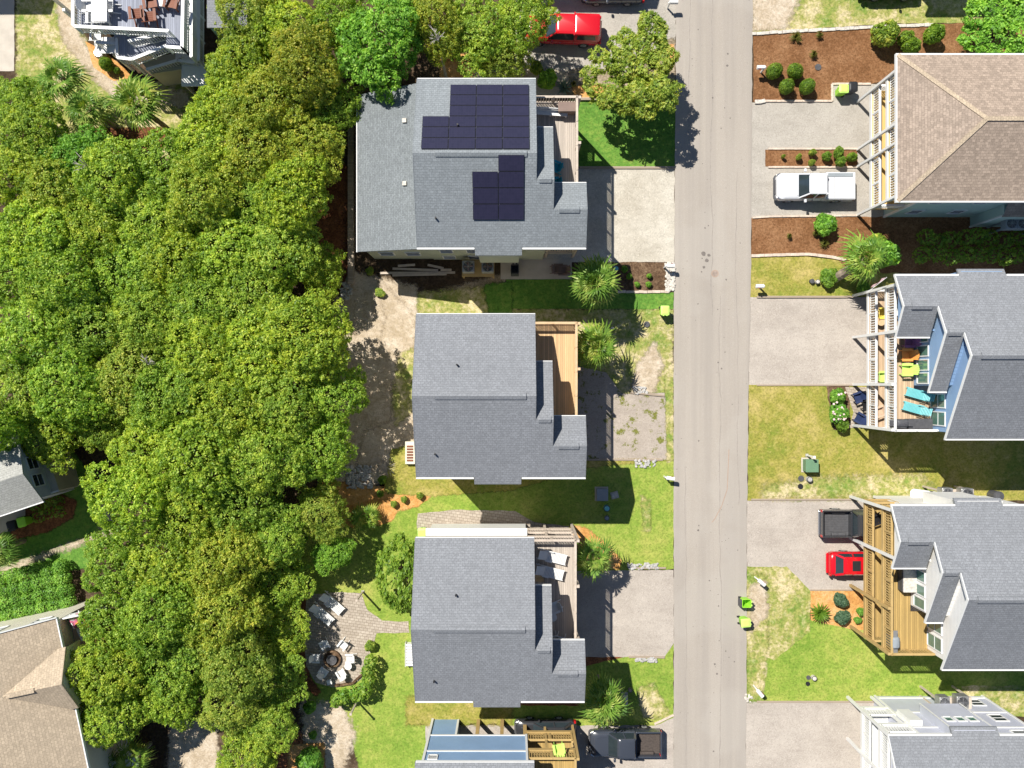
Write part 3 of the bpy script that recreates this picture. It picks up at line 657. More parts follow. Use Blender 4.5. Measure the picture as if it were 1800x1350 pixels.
    for z, nm in levels:
        deck(z, nm)
        m = MB(); m.box((-.39+DX,yS,z-.32),(-.34+DX,yN,z-.02)); m.box((-3.48,yN+.003,z-.32),(-.34+DX,yN+.05,z-.02)); m.box((-2.38,yS-.05,z-.32),(-.34+DX,yS-.003,z-.02)); m.build('deck_beam', M[railm], r)
        railing(r, (-.42+DX,yS,z), (-.42+DX,yN,z), railm); railing(r, (-3.4,yN-.03,z), (-.45+DX,yN-.03,z), railm); railing(r, (-2.35,yS+.03,z), (-.45+DX,yS+.03,z), railm)
    zp = {0: 8.9, 1: 8.9, 2: 6.3, 3: 6.3}
    for k, y in enumerate((-4.66,-1.68,1.70,4.63)):
        top = [zs-.3, zs-.05, 6.25, 6.25][k]
        MB().box((-.33+DX,y-.085,0),(-.16+DX,y+.085,top)).build('post', M[postm if k < 2 else railm], r)
    for y in (-4.66,1.7,4.63):
        for x in (-2.2,): MB().box((x-.08,y-.08,0),(x+.08,y+.08,5.0)).build('post', M[postm], r)
    return r
A_ = stepped_house('grey shingled house with two groups of solar panels on its roof', 4.6, 13.82, False, 'sage', 'roof_a', 'deck_grey', 'wood_rail', 'wood_rail', ysc=1.035)
B_ = stepped_house('middle grey roofed house with an empty new tan deck', 4.56, -.73, False, 'cream', 'roof', 'deck_tan', 'tan_rail', 'tan_rail')
C_ = stepped_house('grey roofed house with two white sun loungers on weathered deck', 4.5, -14.72, False, 'beige', 'roof', 'deck_grey', 'wood_rail', 'wood_rail', nside=False)
D_ = stepped_house('blue sided house with ochre decks at the bottom edge', 4.5, -28.75, False, 'blue', 'roof', 'ochre', 'ochre_paint', 'ochre_paint', open_base=True, nside=False)
window(D_, (-9.6, 4.72, 6.2), .5, .5, 'y', 1)
F_ = stepped_house('blue sided house with white railings and turquoise loungers on deck', 23.98, 1.67, True, 'blue', 'roof', 'deck_tan2', 'white', 'white', whitewin=True)
G_ = stepped_house('white walled house with ochre decks above red car', 23.76, -12.73, True, 'whitewall', 'roof', 'ochre', 'ochre_paint', 'white', whitewin=True)
H_ = stepped_house('grey roofed house with all white decks in the lower right corner', 23.55, -27.1, True, 'greywall', 'roof', 'white', 'white', 'white', whitewin=True)
for nm_, src, x_, y_, lab in ((0, B_, 6.57, 36.2, 'grey roofed house beyond the top edge, its shadow on the red truck drive'),(1, G_, 22.8, 35.6, 'house beyond the top right edge whose shadow falls above the long mulch bed'),(2, B_, -36.9, 35.8, 'house beyond the top left corner whose shadow falls on the concrete drive')):
    copy_tree(src, None, (x_, y_, 0), None, None, lab)
# D: white bands on the blue north wall
for z in (2.75, 5.2): MB().box((-10.09, 4.73, z), (-3.61, 4.77, z+.16)).build('band_board', M['white'], D_)
for q in (((-10.26,4.72,0),(-10.1,4.78,7.6)),((-3.6,4.72,2.7),(-3.46,4.78,7.6)),((-8.42,4.60,0),(-8.28,4.72,2.69))): MB().box(*q).build('corner_board', M['white'], D_)
# C: wide white band and pale porch roof along the north wall
MB().box((-10.15,4.73,.6),(-3.55,4.79,4.7)).build('band_board', M['white'], C_)
MB().box((-10.2,4.70,4.72),(-3.5,5.2,4.8)).build('ledge', M['white'], C_)
# H: white trims over the lilac north wall (its long eave side)
for z in (.4, 3.0, 5.5): MB().box((-10.15,-4.79,z),(-2.45,-4.74,z+.14)).build('band_board', M['white'], H_)
for x in (-10.2,-2.52): MB().box((x,-4.80,0),(x+.14,-4.735,7.3)).build('corner_board', M['white'], H_)
for x in (-6.9,-4.2): MB().box((x,-5.43,3.2),(x+.12,-5.41,7.1)).build('corner_board', M['white'], H_)
for x in (-6.2,-5.45,-4.7): window(H_, (x,-5.4,5.9), .45, .6, 'y', -1, 'glass_green', False)
MB().box((-3.3,-5.1,3.4),(-2.5,-4.74,5.3)).build('side_bay', M['white'], H_)
# A: solar arrays, low west wing, vents
SL = .43
def slope_box(mb, x0, x1, ya, yb, dz, th, top=ZE+.43*5.1):
    za, zb = top-SL*abs(ya), top-SL*abs(yb)
    mb.add([(x0,ya,za+dz),(x1,ya,za+dz),(x1,yb,zb+dz),(x0,yb,zb+dz),(x0,ya,za+dz+th),(x1,ya,za+dz+th),(x1,yb,zb+dz+th),(x0,yb,zb+dz+th)],
           [(0,3,2,1),(4,5,6,7),(0,1,5,4),(1,2,6,5),(2,3,7,6),(3,0,4,7)])
def panel(x0, x1, ya, yb):
    m = MB(); slope_box(m, x0, x1, ya, yb, .07, .035); f = m.build('solar_panel', M['panel_frame'], A_)
    m = MB(); slope_box(m, x0+.02, x1-.02, ya+(.02 if ya < yb else -.02), yb-(.02 if ya < yb else -.02), .095, .015); m.build('solar_cell', M['solar'], f)
# north slope array: columns left->right, rows
xs = [-10.05,-8.42,-6.79,-5.16,-3.53]
for c in range(4):
    rows = [0,1,2] if c == 0 else [0,1,2,3,4,5]
    for q in rows: panel(xs[c], xs[c+1]-.03, .28+q*.76, .28+q*.76+.73)
xs2 = [-7.0,-5.42,-3.84]
for c in range(2):
    y1 = -1.02 if c == 0 else -.12
    n = 3 if c == 0 else 4
    for q in range(n): panel(xs2[c], xs2[c+1]-.03, y1-q*.9-.87, y1-q*.9)
m = MB(); m.add([(-14.86,-5.05,4.55),(-10.5,-5.05,5.75),(-10.5,5.75,5.75),(-14.86,5.35,4.55),(-14.86,-5.05,4.37),(-10.5,-5.05,5.57),(-10.5,5.75,5.57),(-14.86,5.35,4.37)],
     [(0,1,2,3),(7,6,5,4),(0,4,5,1),(1,5,6,2),(2,6,7,3),(3,7,4,0)]); m.build('wing_roof', M['roof_low'], A_)
m = MB(); m.prof([(-4.85,0),(-4.85,4.45),(5.2,4.45),(5.2,0)], -14.45, -10.2); 
m.add([(-14.45,-4.85,4.4),(-10.2,-4.85,4.4),(-10.2,-4.85,5.6)],[(0,1,2)]); m.build('wing_wall', M['sage'], A_)
m = MB(); m.box((-14.92,-5.08,4.34),(-14.863,5.36,4.57)); m.build('gutter', M['white'], A_)
for y in (3.35,-.75):
    m = MB(); m.ob((-11.6,y,5.5),(.27,.27,.16),0,0,-.26); m.build('roof_vent', M['stone_white'], A_)
for x in (-13.2,-11.4): window(A_, (x,-4.85,2.6), .9, 1.1, 'y', -1)
# porch bench row of weathered steps at B's west side
st = W(722, 795); 
m = MB(); m.box((-.3,-.75,0),(.3,.75,.5)); m.box((-.42,-.9,.5),(.42,.9,.56)); 
o = empty('back_steps', st, 0, 'small pale framed step box against west wall of the middle house', 'steps'); MB().box((-.34,-.8,0),(.34,.8,.45)).build('frame', M['cream'], o)
m = MB(); 
for k in range(6): m.box((-.22+k*.0,-.6+k*.2,.45),(.22,-.48+k*.2,.5))
m.build('tread', M['rustwood'], o)
st = W(722, 1147); o = empty('back_steps', st, 0, 'white slatted steps against west wall of the house with loungers', 'steps')
m = MB(); 
for k in range(8): m.box((-.3,-.8+k*.2,.0),(.3,-.64+k*.2,.5))
m.build('tread', M['white'], o); MB().box((-.34,-.84,0),(-.3,.84,.56)).build('frame', M['white'], o)

# E: hip roofed house upper right
E_ = empty('hip_roof_house', (24.45, 16.25, 0), 0, 'pale green house with broad pink brown hip roof and two white decks', 'house')
x1 = 17.0; he = 4.63; zt, ze = 8.8, 6.95
m = MB(); m.add([(0,-he,ze),(0,he,ze),(he,0,zt),(0,-he,ze-.16),(0,he,ze-.16)],[(0,2,1),(0,1,4,3)]); m.build('roof', M['roof_e'], E_)
m = MB(); m.add([(0,-he,ze),(x1,-he,ze),(x1-he,0,zt),(he,0,zt),(0,he,ze),(x1,he,ze),(0,-he,ze-.16),(x1,-he,ze-.16),(0,he,ze-.16),(x1,he,ze-.16)],
   [(0,1,2,3),(3,2,5,4),(1,5,2),(0,6,7,1),(4,5,9,8),(1,7,9,5),(6,8,9,7)]); m.build('roof', M['roof_e2'], E_)
m = MB(); L = math.hypot(he,he)
for s in (-1,1): m.beam((0.02,s*he,ze+.0),(he,0,zt+.0),.26,.06)
m.beam((he,0,zt),(x1-he,0,zt),.26,.06); m.build('ridge_cap', M['roof_tan'], E_)
m = MB(); m.box((-.1,-he-.1,ze-.2),(-.003,he+.1,ze+.01)); m.box((-.003,-he-.1,ze-.2),(x1,-he-.003,ze+.01)); m.box((-.003,he+.003,ze-.2),(x1,he+.1,ze+.01)); m.build('gutter', M['white'], E_)
MB().box((2.2,-he+.35,0),(x1-.4,he-.35,ze-.17)).build('wall', M['mint'], E_)
MB().box((8.4,-he-.35,0),(13.5,-he+.4,4.2)).build('bay', M['mint'], E_)
m = MB(); m.add([(8.3,-he-.45,4.2),(13.6,-he-.45,4.2),(13.6,-he+.34,4.8),(8.3,-he+.34,4.8)],[(0,1,2,3)]); m.box((8.3,-he-.45,4.1),(13.6,-he-.4,4.22)); m.build('bay_roof', M['roof_e2'], E_)
for q in (((2.15,-he+.30,0),(2.3,-he+.45,ze-.2)),((8.33,-he-.4,0),(8.46,-he-.3,4.1))): MB().box(*q).build('corner_board', M['white'], E_)
for x in (3.5,6.4,10.5,14.5):
    for z in (2.0,5.3): window(E_, (x, -he+.35 if not (x == 10.5 and z < 4) else -he-.35, z), .8, 1.0, 'y', -1)
for z in (2.35,4.85):
    MB().box((.4,-4.2,z-.12),(2.2,4.0,z)).build('deck', M['yellow_deck'], E_)
    railing(E_, (.45,-4.15,z), (.45,3.95,z), 'white', rail=.16, bal=.05); railing(E_, (.5,-4.15,z), (2.2,-4.15,z), 'white'); railing(E_, (.5,3.95,z), (2.2,3.95,z), 'white')
    MB().box((.33,-4.2,z-.34),(.395,4.0,z-.03)).build('deck_beam', M['white'], E_)
for y in (-4.13,-.68,.55,3.97): MB().box((.24,y-.08,0),(.40,y+.08,ze-.2)).build('post', M['white'], E_)
for y in (-3,-1,1,3):
    for z in (1.2,3.6,6.0): window(E_, (2.2,y,z), 1.0,1.3,'x',-1)
# J: grey house at the left edge (turned)
J_ = empty('grey_cottage', W(-60,860,0), R(18.5), 'dark roofed cottage with light gable end and concrete porch at left edge', 'house')
Jr = J_.rotation_euler[2]
def toL(e, v): return (Matrix.Rotation(-e.rotation_euler[2],4,'Z') @ (Vector(v)-e.location))
def lp(e, px, py, z): return toL(e, W(px, py, z))
a = lp(J_,32,797,5.0); b = lp(J_,40,833,6.0); c = lp(J_,61,886,4.8)
xf = b.x
m = MB(); yN, yR, yS = a.y+.0, b.y, c.y
m.prof([(yS,4.8),(yS,4.65),(yR,5.85),(yR+4.6,4.25),(yR+4.6,4.4),(yR,6.0)], xf-12, xf); m.build('roof', M['roof_j'], J_)
MB().prof([(yS+.3,0),(yS+.3,4.8),(yR,5.8),(yR+4.2,4.3),(yR+4.2,0)], xf-11.7, xf-.35).build('wall', M['greywall'], J_)
m = MB(); m.box((xf-12,yS-.08,4.62),(xf,yS-.003,4.8)); m.build('gutter', M['white'], J_)
for y in (yR-.55,yR+.65): window(J_, (xf-.35,y,4.0),.75,1.1,'x',1)
q = lp(J_,104,862,2.9)
MB().box((xf-.4,q.y,0),(q.x,q.y+2.6,2.9)).build('porch_slab', M['concrete'], J_)
MB().box((xf-.4,q.y-.05,2.9),(q.x+.05,q.y+.05,3.05)).build('porch_curb', M['white'], J_)
# K: tan roofed house bottom left
K_ = empty('tan_roof_house', W(-60,1250,0), R(12), 'house with tan shingle roof, white wall and small cross gable in lower left corner', 'house')
zk = 6.3
p1 = lp(K_,98,1087,zk); p2 = lp(K_,158,1352,zk); yT = p1.y; xE = p1.x
def kz(x): return zk + (xE-x)*.42
m = MB(); xr = xE-6.5
m.add([(xE,yT,zk),(xr,yT,kz(xr)),(xr-6.5,yT,zk),(xE,yT-16,zk),(xr,yT-16,kz(xr)),(xr-6.5,yT-16,zk),(xE,yT,zk-.18),(xr,yT,kz(xr)-.18),(xr-6.5,yT,zk-.18),(xE,yT-16,zk-.18),(xr,yT-16,kz(xr)-.18),(xr-6.5,yT-16,zk-.18)],
    [(0,1,4,3),(1,2,5,4),(0,6,7,1),(1,7,8,2),(0,3,9,6),(3,4,10,9),(4,5,11,10),(2,8,11,5),(6,9,10,7),(7,10,11,8)]); m.build('roof', M['roof_tan'], K_)
m = MB(); m.add([(xE-.4,yT-.25,0),(xE-.4,yT-.25,zk-.05),(xr,yT-.25,kz(xr)-.22),(xr-6,yT-.25,zk-.05),(xr-6,yT-.25,0),(xE-.4,yT-15.7,0),(xE-.4,yT-15.7,zk-.05),(xr,yT-15.7,kz(xr)-.22),(xr-6,yT-15.7,zk-.05),(xr-6,yT-15.7,0)],
    [(0,1,2,3,4),(9,8,7,6,5),(0,5,6,1),(3,8,9,4),(1,6,7,2),(2,7,8,3)]); m.build('wall', M['cream'], K_)
m = MB(); m.box((xE,yT-16,zk-.2),(xE+.08,yT+.02,zk+.02)); m.beam((xE+.04,yT+.04,zk-.06),(xr,yT+.04,kz(xr)-.06),.06,.26); m.build('gutter', M['white'], K_)
gp = lp(K_,43,1225,8.0); gx = lp(K_,124,1196,7.2); gr = gx.y
m = MB(); zg = 7.75; hw = 2.0; 
m.add([(xE+.35,gr,zg),(xE+.35,gr+hw,zg-.42*hw*1.5),(xE+.35,gr-hw,zg-.42*hw*1.5),(xE-3.45,gr,zg),(xE-.1,gr+hw,zg-.42*hw*1.5+.02),(xE-.1,gr-hw,zg-.42*hw*1.5+.02),(xE+.35,gr,zg-.2),(xE+.35,gr+hw,zg-.42*hw*1.5-.2),(xE+.35,gr-hw,zg-.42*hw*1.5-.2)],
   [(0,1,4,3),(0,3,5,2),(0,6,7,1),(0,2,8,6)]); m.build('gable_roof', M['roof_tan'], K_)
MB().add([(xE+.2,gr,zg-.15),(xE+.2,gr+hw-.1,zg-.42*hw*1.5-.1),(xE+.2,gr+hw-.1,4.5),(xE+.2,gr-hw+.1,4.5),(xE+.2,gr-hw+.1,zg-.42*hw*1.5-.1)],[(0,1,2,3,4)]).build('gable_wall', M['cream'], K_)
MB().beam((xE-3.2,gr,zg+.02),(xE-1.4,gr,zg+.02),.3,.05).build('ridge_vent', M['roof_tan'], K_)
dk = MB(); dk.box((xE-.4,yT-4.6,3.9),(xE+2.2,yT-.3,4.05)); dk.build('deck', M['rustwood'], K_)
MB().box((xE-.39,yT-4.5,4.06),(xE+.5,yT-.35,4.1)).build('deck_mat', M['flesh'], K_)
MB().box((xE-.4,yT-.38,3.9),(xE+2.2,yT-.28,5.0)).build('deck_wall', M['white'], K_)
MB().box((xE-.4,yT-4.75,3.9),(xE+2.3,yT-4.6,5.0)).build('deck_wall', M['white'], K_)
for y in (-4.7,-.4): MB().box((xE+2.1,yT+y-.08,0),(xE+2.26,yT+y+.08,3.9)).build('post', M['white'], K_)
MB().box((xE-.4,yT-16,2.6),(xE+1.3,yT-11,2.75)).build('side_deck', M['white'], K_)
window(K_, (xE+.22,gr,5.2),.9,.9,'x',1); 
for y in (-7,-13): window(K_, (xE-.4,yT+y,4.6),.9,1.2,'x',1)
for x in (-2,-5,-8): window(K_, (xE+x,yT-.25,4.6),.9,1.2,'y',1)
# I: house with white railed decks top left
I_ = empty('white_deck_house', W(230,-60,0), 0, 'house with blue grey roof deck, white railings and winding stairs at top left', 'house')
zi = 5.4
def li(px, py, z): return toL(I_, W(px, py, z))
a = li(140,-60,zi); b = li(316,44,zi); c = li(320,88,zi)
dk = MB(); pl = [li(138,-140,zi), li(136,46,zi), li(292,52,zi), li(292,80,zi), li(322,82,zi), li(322,-140,zi)]
dk.prism([p[:2] for p in pl], zi-.2, zi); dk.build('roof_deck', M['deck_blue'], I_)
def rl(p, q, zz, post=1.55): 
    P = li(*p, zz+1.05); Q = li(*q, zz+1.05); railing(I_, (P.x,P.y,zz), (Q.x,Q.y,zz), 'white', rail=.2, post=post, bal=.05)
rl((128,-140),(128,44),zi); rl((130,46),(296,54),zi); rl((320,84),(324,-140),zi); rl((292,82),(320,84),zi)
# stair flights down to the lower landing
zl = 4.2
pl = [li(200,60,zl),li(290,62,zl+.6),li(296,82,zl+.6),li(230,102,zl),li(206,100,zl)]
MB().prism([p[:2] for p in pl], zl-.15, zl).build('stair_landing', M['deck_blue'], I_)
rl((205,68),(206,100),zl-1.0); rl((206,101),(232,104),zl-.6); rl((232,104),(292,80),zl-.2); rl((226,72),(292,58),zl)
rl((168,74),(203,76),zl-1.2)
for k in range(8):
    P = li(205-k*5, 68, zl-.2*k); MB().box((P.x-.2,P.y-.9,P.z-.3),(P.x+.2,P.y+.2,P.z-.22)).build('stair_tread', M['white'], I_)
zs_ = 2.4; pl = [li(248,108,zs_),li(310,92,zs_),li(345,118,zs_),li(265,130,zs_)]
MB().prism([p[:2] for p in pl], 0, zs_).build('lower_wall', M['cream'], I_)
rl((258,122),(312,106),zs_-.3); rl((313,106),(342,110),zs_-.3)
w_ = MB(); p = li(150,-140,0); q = li(322,60,0); w_.box((p.x+.6,q.y+1.2,0),(q.x-.4,p.y,zi-.2)); w_.build('wall', M['cream'], I_)
w_ = MB(); 
for (x, y) in ((140,36),(180,74),(235,124),(262,134),(345,128),(354,60),(350,5)):
    P = li(x,y,0); MB().box((P.x-.09,P.y-.09,0),(P.x+.09,P.y+.09,zi-.2 if y < 90 else 3.0)).build('post', M['white'], I_)
# east side decks
P = li(322,84,0)
for z in (2.6,):
    a = li(334,-140,z); b = li(350,108,z); MB().box((a.x-1.0,b.y,z-.15),(b.x,a.y,z)).build('side_deck', M['white'], I_)
    rl((349,106),(349,-140),z)
rl((336,100),(336,-140),3.9)
for (x, y) in ((360,20),(371,36)): pass
m = MB(); a = li(358,-80,6.2); b = li(372,36,6.2); m.box((a.x,b.y,0),(b.x+2,a.y,5.2)); m.build('wing_wall', M['aqua'], I_)
m = MB(); m.box((a.x-.1,b.y-.1,5.2),(b.x+2,a.y,5.35)); m.build('wing_roof', M['roof'], I_)
tz = 2.4; a = li(320,114,tz); b = li(366,150,tz); m = MB()
for k in range(9):
    y = a.y + (b.y-a.y)*k/8; m.box((a.x,y-.09,tz),(b.x,y+.09,tz+.05))
for x in (a.x,(a.x+b.x)/2,b.x): m.box((x-.05,b.y,tz-.12),(x+.05,a.y,tz-.003))
T_ = empty('trellis', W(343,132,0), 0, 'white slatted pergola roof beside stairs of the top left house', 'pergola')
me = m.build('slatted_roof', M['white'], None); me.parent = T_; me.location = I_.location - T_.location
for v in ((a.x+.1,a.y-.1),(b.x-.1,a.y-.1),(a.x+.1,b.y+.1),(b.x-.1,b.y+.1)):
    o = MB().box((v[0]-.06,v[1]-.06,0),(v[0]+.06,v[1]+.06,tz-.12)).build('post', M['white'], None); o.parent = T_; o.location = I_.location - T_.location
# ================= PLANTS =================
def leaves(name, mat, blobs, leaf, per_area, seed, zmin=-.35, flat=.9, elong=1.7, parent=None, stuff=False, loc=None, tuft_=0, ts=1.25):
    # blobs: (x,y,z,rx,ry,rz). Small rhombic leaves over each lump's skin, none inside another lump.
    r_ = np.random.default_rng(seed); B = np.array(blobs, float); P = []; N = []
    for i, (x, y, z, a, b, c) in enumerate(B):
        n = int(per_area * 2*math.pi*((a*b+a*c+b*c)/3)); d = r_.normal(size=(n*2, 3)); d /= np.linalg.norm(d, axis=1)[:, None]
        d = d[d[:, 2] > zmin][:n]; q = (.76 + .26*r_.random(len(d)) ** .6)[:, None]
        p = np.array([x, y, z]) + d*q*np.array([a, b, c])
        if tuft_:
            nc = max(6, len(d)//tuft_); cd = r_.normal(size=(nc*3, 3)); cd /= np.linalg.norm(cd, axis=1)[:, None]; cd = cd[cd[:, 2] > zmin][:nc]; nc = len(cd)
            cp = np.array([x, y, z]) + cd*(.80+.26*r_.random(nc))[:, None]*np.array([a, b, c]); k_ = r_.integers(0, nc, len(d)); far = r_.random(len(d)) < .8
            o_ = r_.normal(size=(len(d), 3)); o_ /= np.linalg.norm(o_, axis=1)[:, None]; o_ *= (.07+.11*r_.random(len(d)))[:, None]*ts; o_[:, 2] *= .75
            p[far] = (cp[k_]+o_)[far]; d[far] = (cd[k_]*.35+o_/(.15*ts))[far]; d /= np.linalg.norm(d, axis=1)[:, None]
        keep = np.ones(len(p), bool)
        for j, o in enumerate(B):
            if j != i:
                dd = ((p-o[:3])/o[3:])
                keep &= (dd**2).sum(1) > .62
        P.append(p[keep]); N.append(d[keep])
    P = np.concatenate(P); N = np.concatenate(N); n = len(P)
    N = N*flat + r_.normal(size=(n, 3))*.5 + np.array([-.12,.14,.38]); N /= np.linalg.norm(N, axis=1)[:, None]
    t = np.cross(N, r_.normal(size=(n, 3))); t /= np.linalg.norm(t, axis=1)[:, None]; bt = np.cross(N, t)
    s = (leaf*(.6 + .8*r_.random(n)))[:, None]
    v = np.empty((n, 4, 3)); v[:, 0] = P - t*s*elong*.5; v[:, 1] = P + bt*s*.5 ; v[:, 2] = P + t*s*elong*.5 - N*s*.15; v[:, 3] = P - bt*s*.5
    me = bpy.data.meshes.new(name); me.vertices.add(n*4); me.vertices.foreach_set('co', v.reshape(-1).astype(np.float32))
    me.loops.add(n*4); me.loops.foreach_set('vertex_index', np.arange(n*4, dtype=np.int32))
    me.polygons.add(n); me.polygons.foreach_set('loop_start', np.arange(0, n*4, 4, dtype=np.int32))
    try: me.polygons.foreach_set('loop_total', np.full(n, 4, dtype=np.int32))
    except Exception: pass
    me.update(calc_edges=True)
    at = me.attributes.new('rnd', 'FLOAT', 'FACE'); at.data.foreach_set('value', r_.random(n).astype(np.float32))
    me.materials.append(M[mat] if isinstance(mat, str) else mat)
    o = bpy.data.objects.new(name, me); link(o, parent)
    if loc is not None: o.location = loc
    return o
def oak_blobs(seed, Rr=3.0, top=3.0, base=3.6, n=40, big=1.0, twist=None):
    r_ = random.Random(seed); ph = [r_.uniform(0, 6.28) for _ in range(3)]; out = []
    for i in range(n):
        u = (i+.5)/n; th = i*2.39996 + r_.uniform(-.35, .35)
        edge = Rr*(1+.16*math.sin(2*th+ph[0])+.12*math.sin(3*th+ph[1])+.08*math.sin(5*th+ph[2]))
        rr = math.sqrt(u)*edge*.86; z = base + top*math.sqrt(max(0, 1-(rr/(edge*1.02))**2)) + r_.uniform(-.35, .35)
        s = r_.uniform(.50, 1.0)*big*(1.15-.38*u); out.append((rr*math.cos(th), rr*math.sin(th), z, s*1.15*r_.uniform(.85,1.2), s*1.15, s*.72))
    for i in range(9):
        th = i*.7; out.append((Rr*.45*math.cos(th), Rr*.45*math.sin(th), base+.6+.1*i, 1.15, 1.15, .9))
    return out
def make_tree(name, mat, seed, leaf=.13, dens=110, label=None, cat='tree', group=None, Rr=3.0, top=3.15, base=3.4, n=40, big=1.0, bark='bark', elong=1.7, tuft=34, blobs=None):
    t = empty(name, (0,0,-500), 0, label, cat, group); bl = blobs or oak_blobs(seed, Rr, top, base, n, big)
    leaves('crown', mat, bl, leaf, dens, seed, elong=elong, parent=t, tuft_=tuft)
    m = MB(); r_ = random.Random(seed)
    m.cyl((0,0,-.2),(.15,.1,base*.45),.24,.18,9); tips = []
    for b in bl[::3]:
        mid = Vector((b[0]*.35+.15, b[1]*.35+.1, base*.45+(b[2]-base*.45)*.5)); m.cyl((.15,.1,base*.42), mid, .10, .06, 6, False); m.cyl(mid, (b[0]*.9,b[1]*.9,b[2]+b[5]*.3), .06, .02, 5, False)
    m.build('trunk', M[bark], t); return t
protos = {
 'oak': [make_tree('oak_tree', 'oak', 100+k, leaf=[.095,.09,.105,.09,.10][k], dens=[230,250,190,250,210][k], n=[50,58,44,64,48][k], big=[.92,.86,1.0,.8,.95][k]) for k in range(5)],
 'fresh': [make_tree('leafy_tree', 'fresh', 201, leaf=.095, dens=210, n=44, big=.95, elong=2.4)],
 'olive': [make_tree('oak_tree', 'olive', 301, leaf=.085, dens=270, n=58, big=.84), make_tree('oak_tree', 'olive', 302, leaf=.09, dens=240, n=52, big=.9)],
}
used = {}
TINT = {'n': (1,1,1,1), 'y': (1.12,1.06,.9,1), 'd': (.90,.95,.95,1), 'g': (.93,1.0,.95,1), 'o': (1.06,.96,.92,1), 'l': (1.10,1.10,1,1)}
def tree(px, py, r, label, kind='oak', v=0, tint='n', zc=5.2, hs=1.0, grp='live oaks and leafy trees of the wood'):
    p = protos[kind][v % len(protos[kind])]; k = r/S*(1-zc/HC)/3.0*1.09; c = W(px, py, zc); rz = random.uniform(0, 6.28)
    key = (kind, v % len(protos[kind])); hs *= random.uniform(.88,1.14); sc = (k, k, hs*(.55+.45*k))
    if key not in used: used[key] = 1; o = p; o.location = (c.x, c.y, 0); o.rotation_euler = (0,0,rz); o.scale = sc; o['label'] = label
    else: o = copy_tree(p, None, (c.x, c.y, 0), rz, sc, label)
    o['category'] = 'tree'; o['group'] = grp
    col = TINT[tint]; j = random.uniform(.92, 1.08)
    for ch in kids.get(o.name, []): ch.color = (col[0]*j, col[1]*j, col[2]*j, 1)
    return o
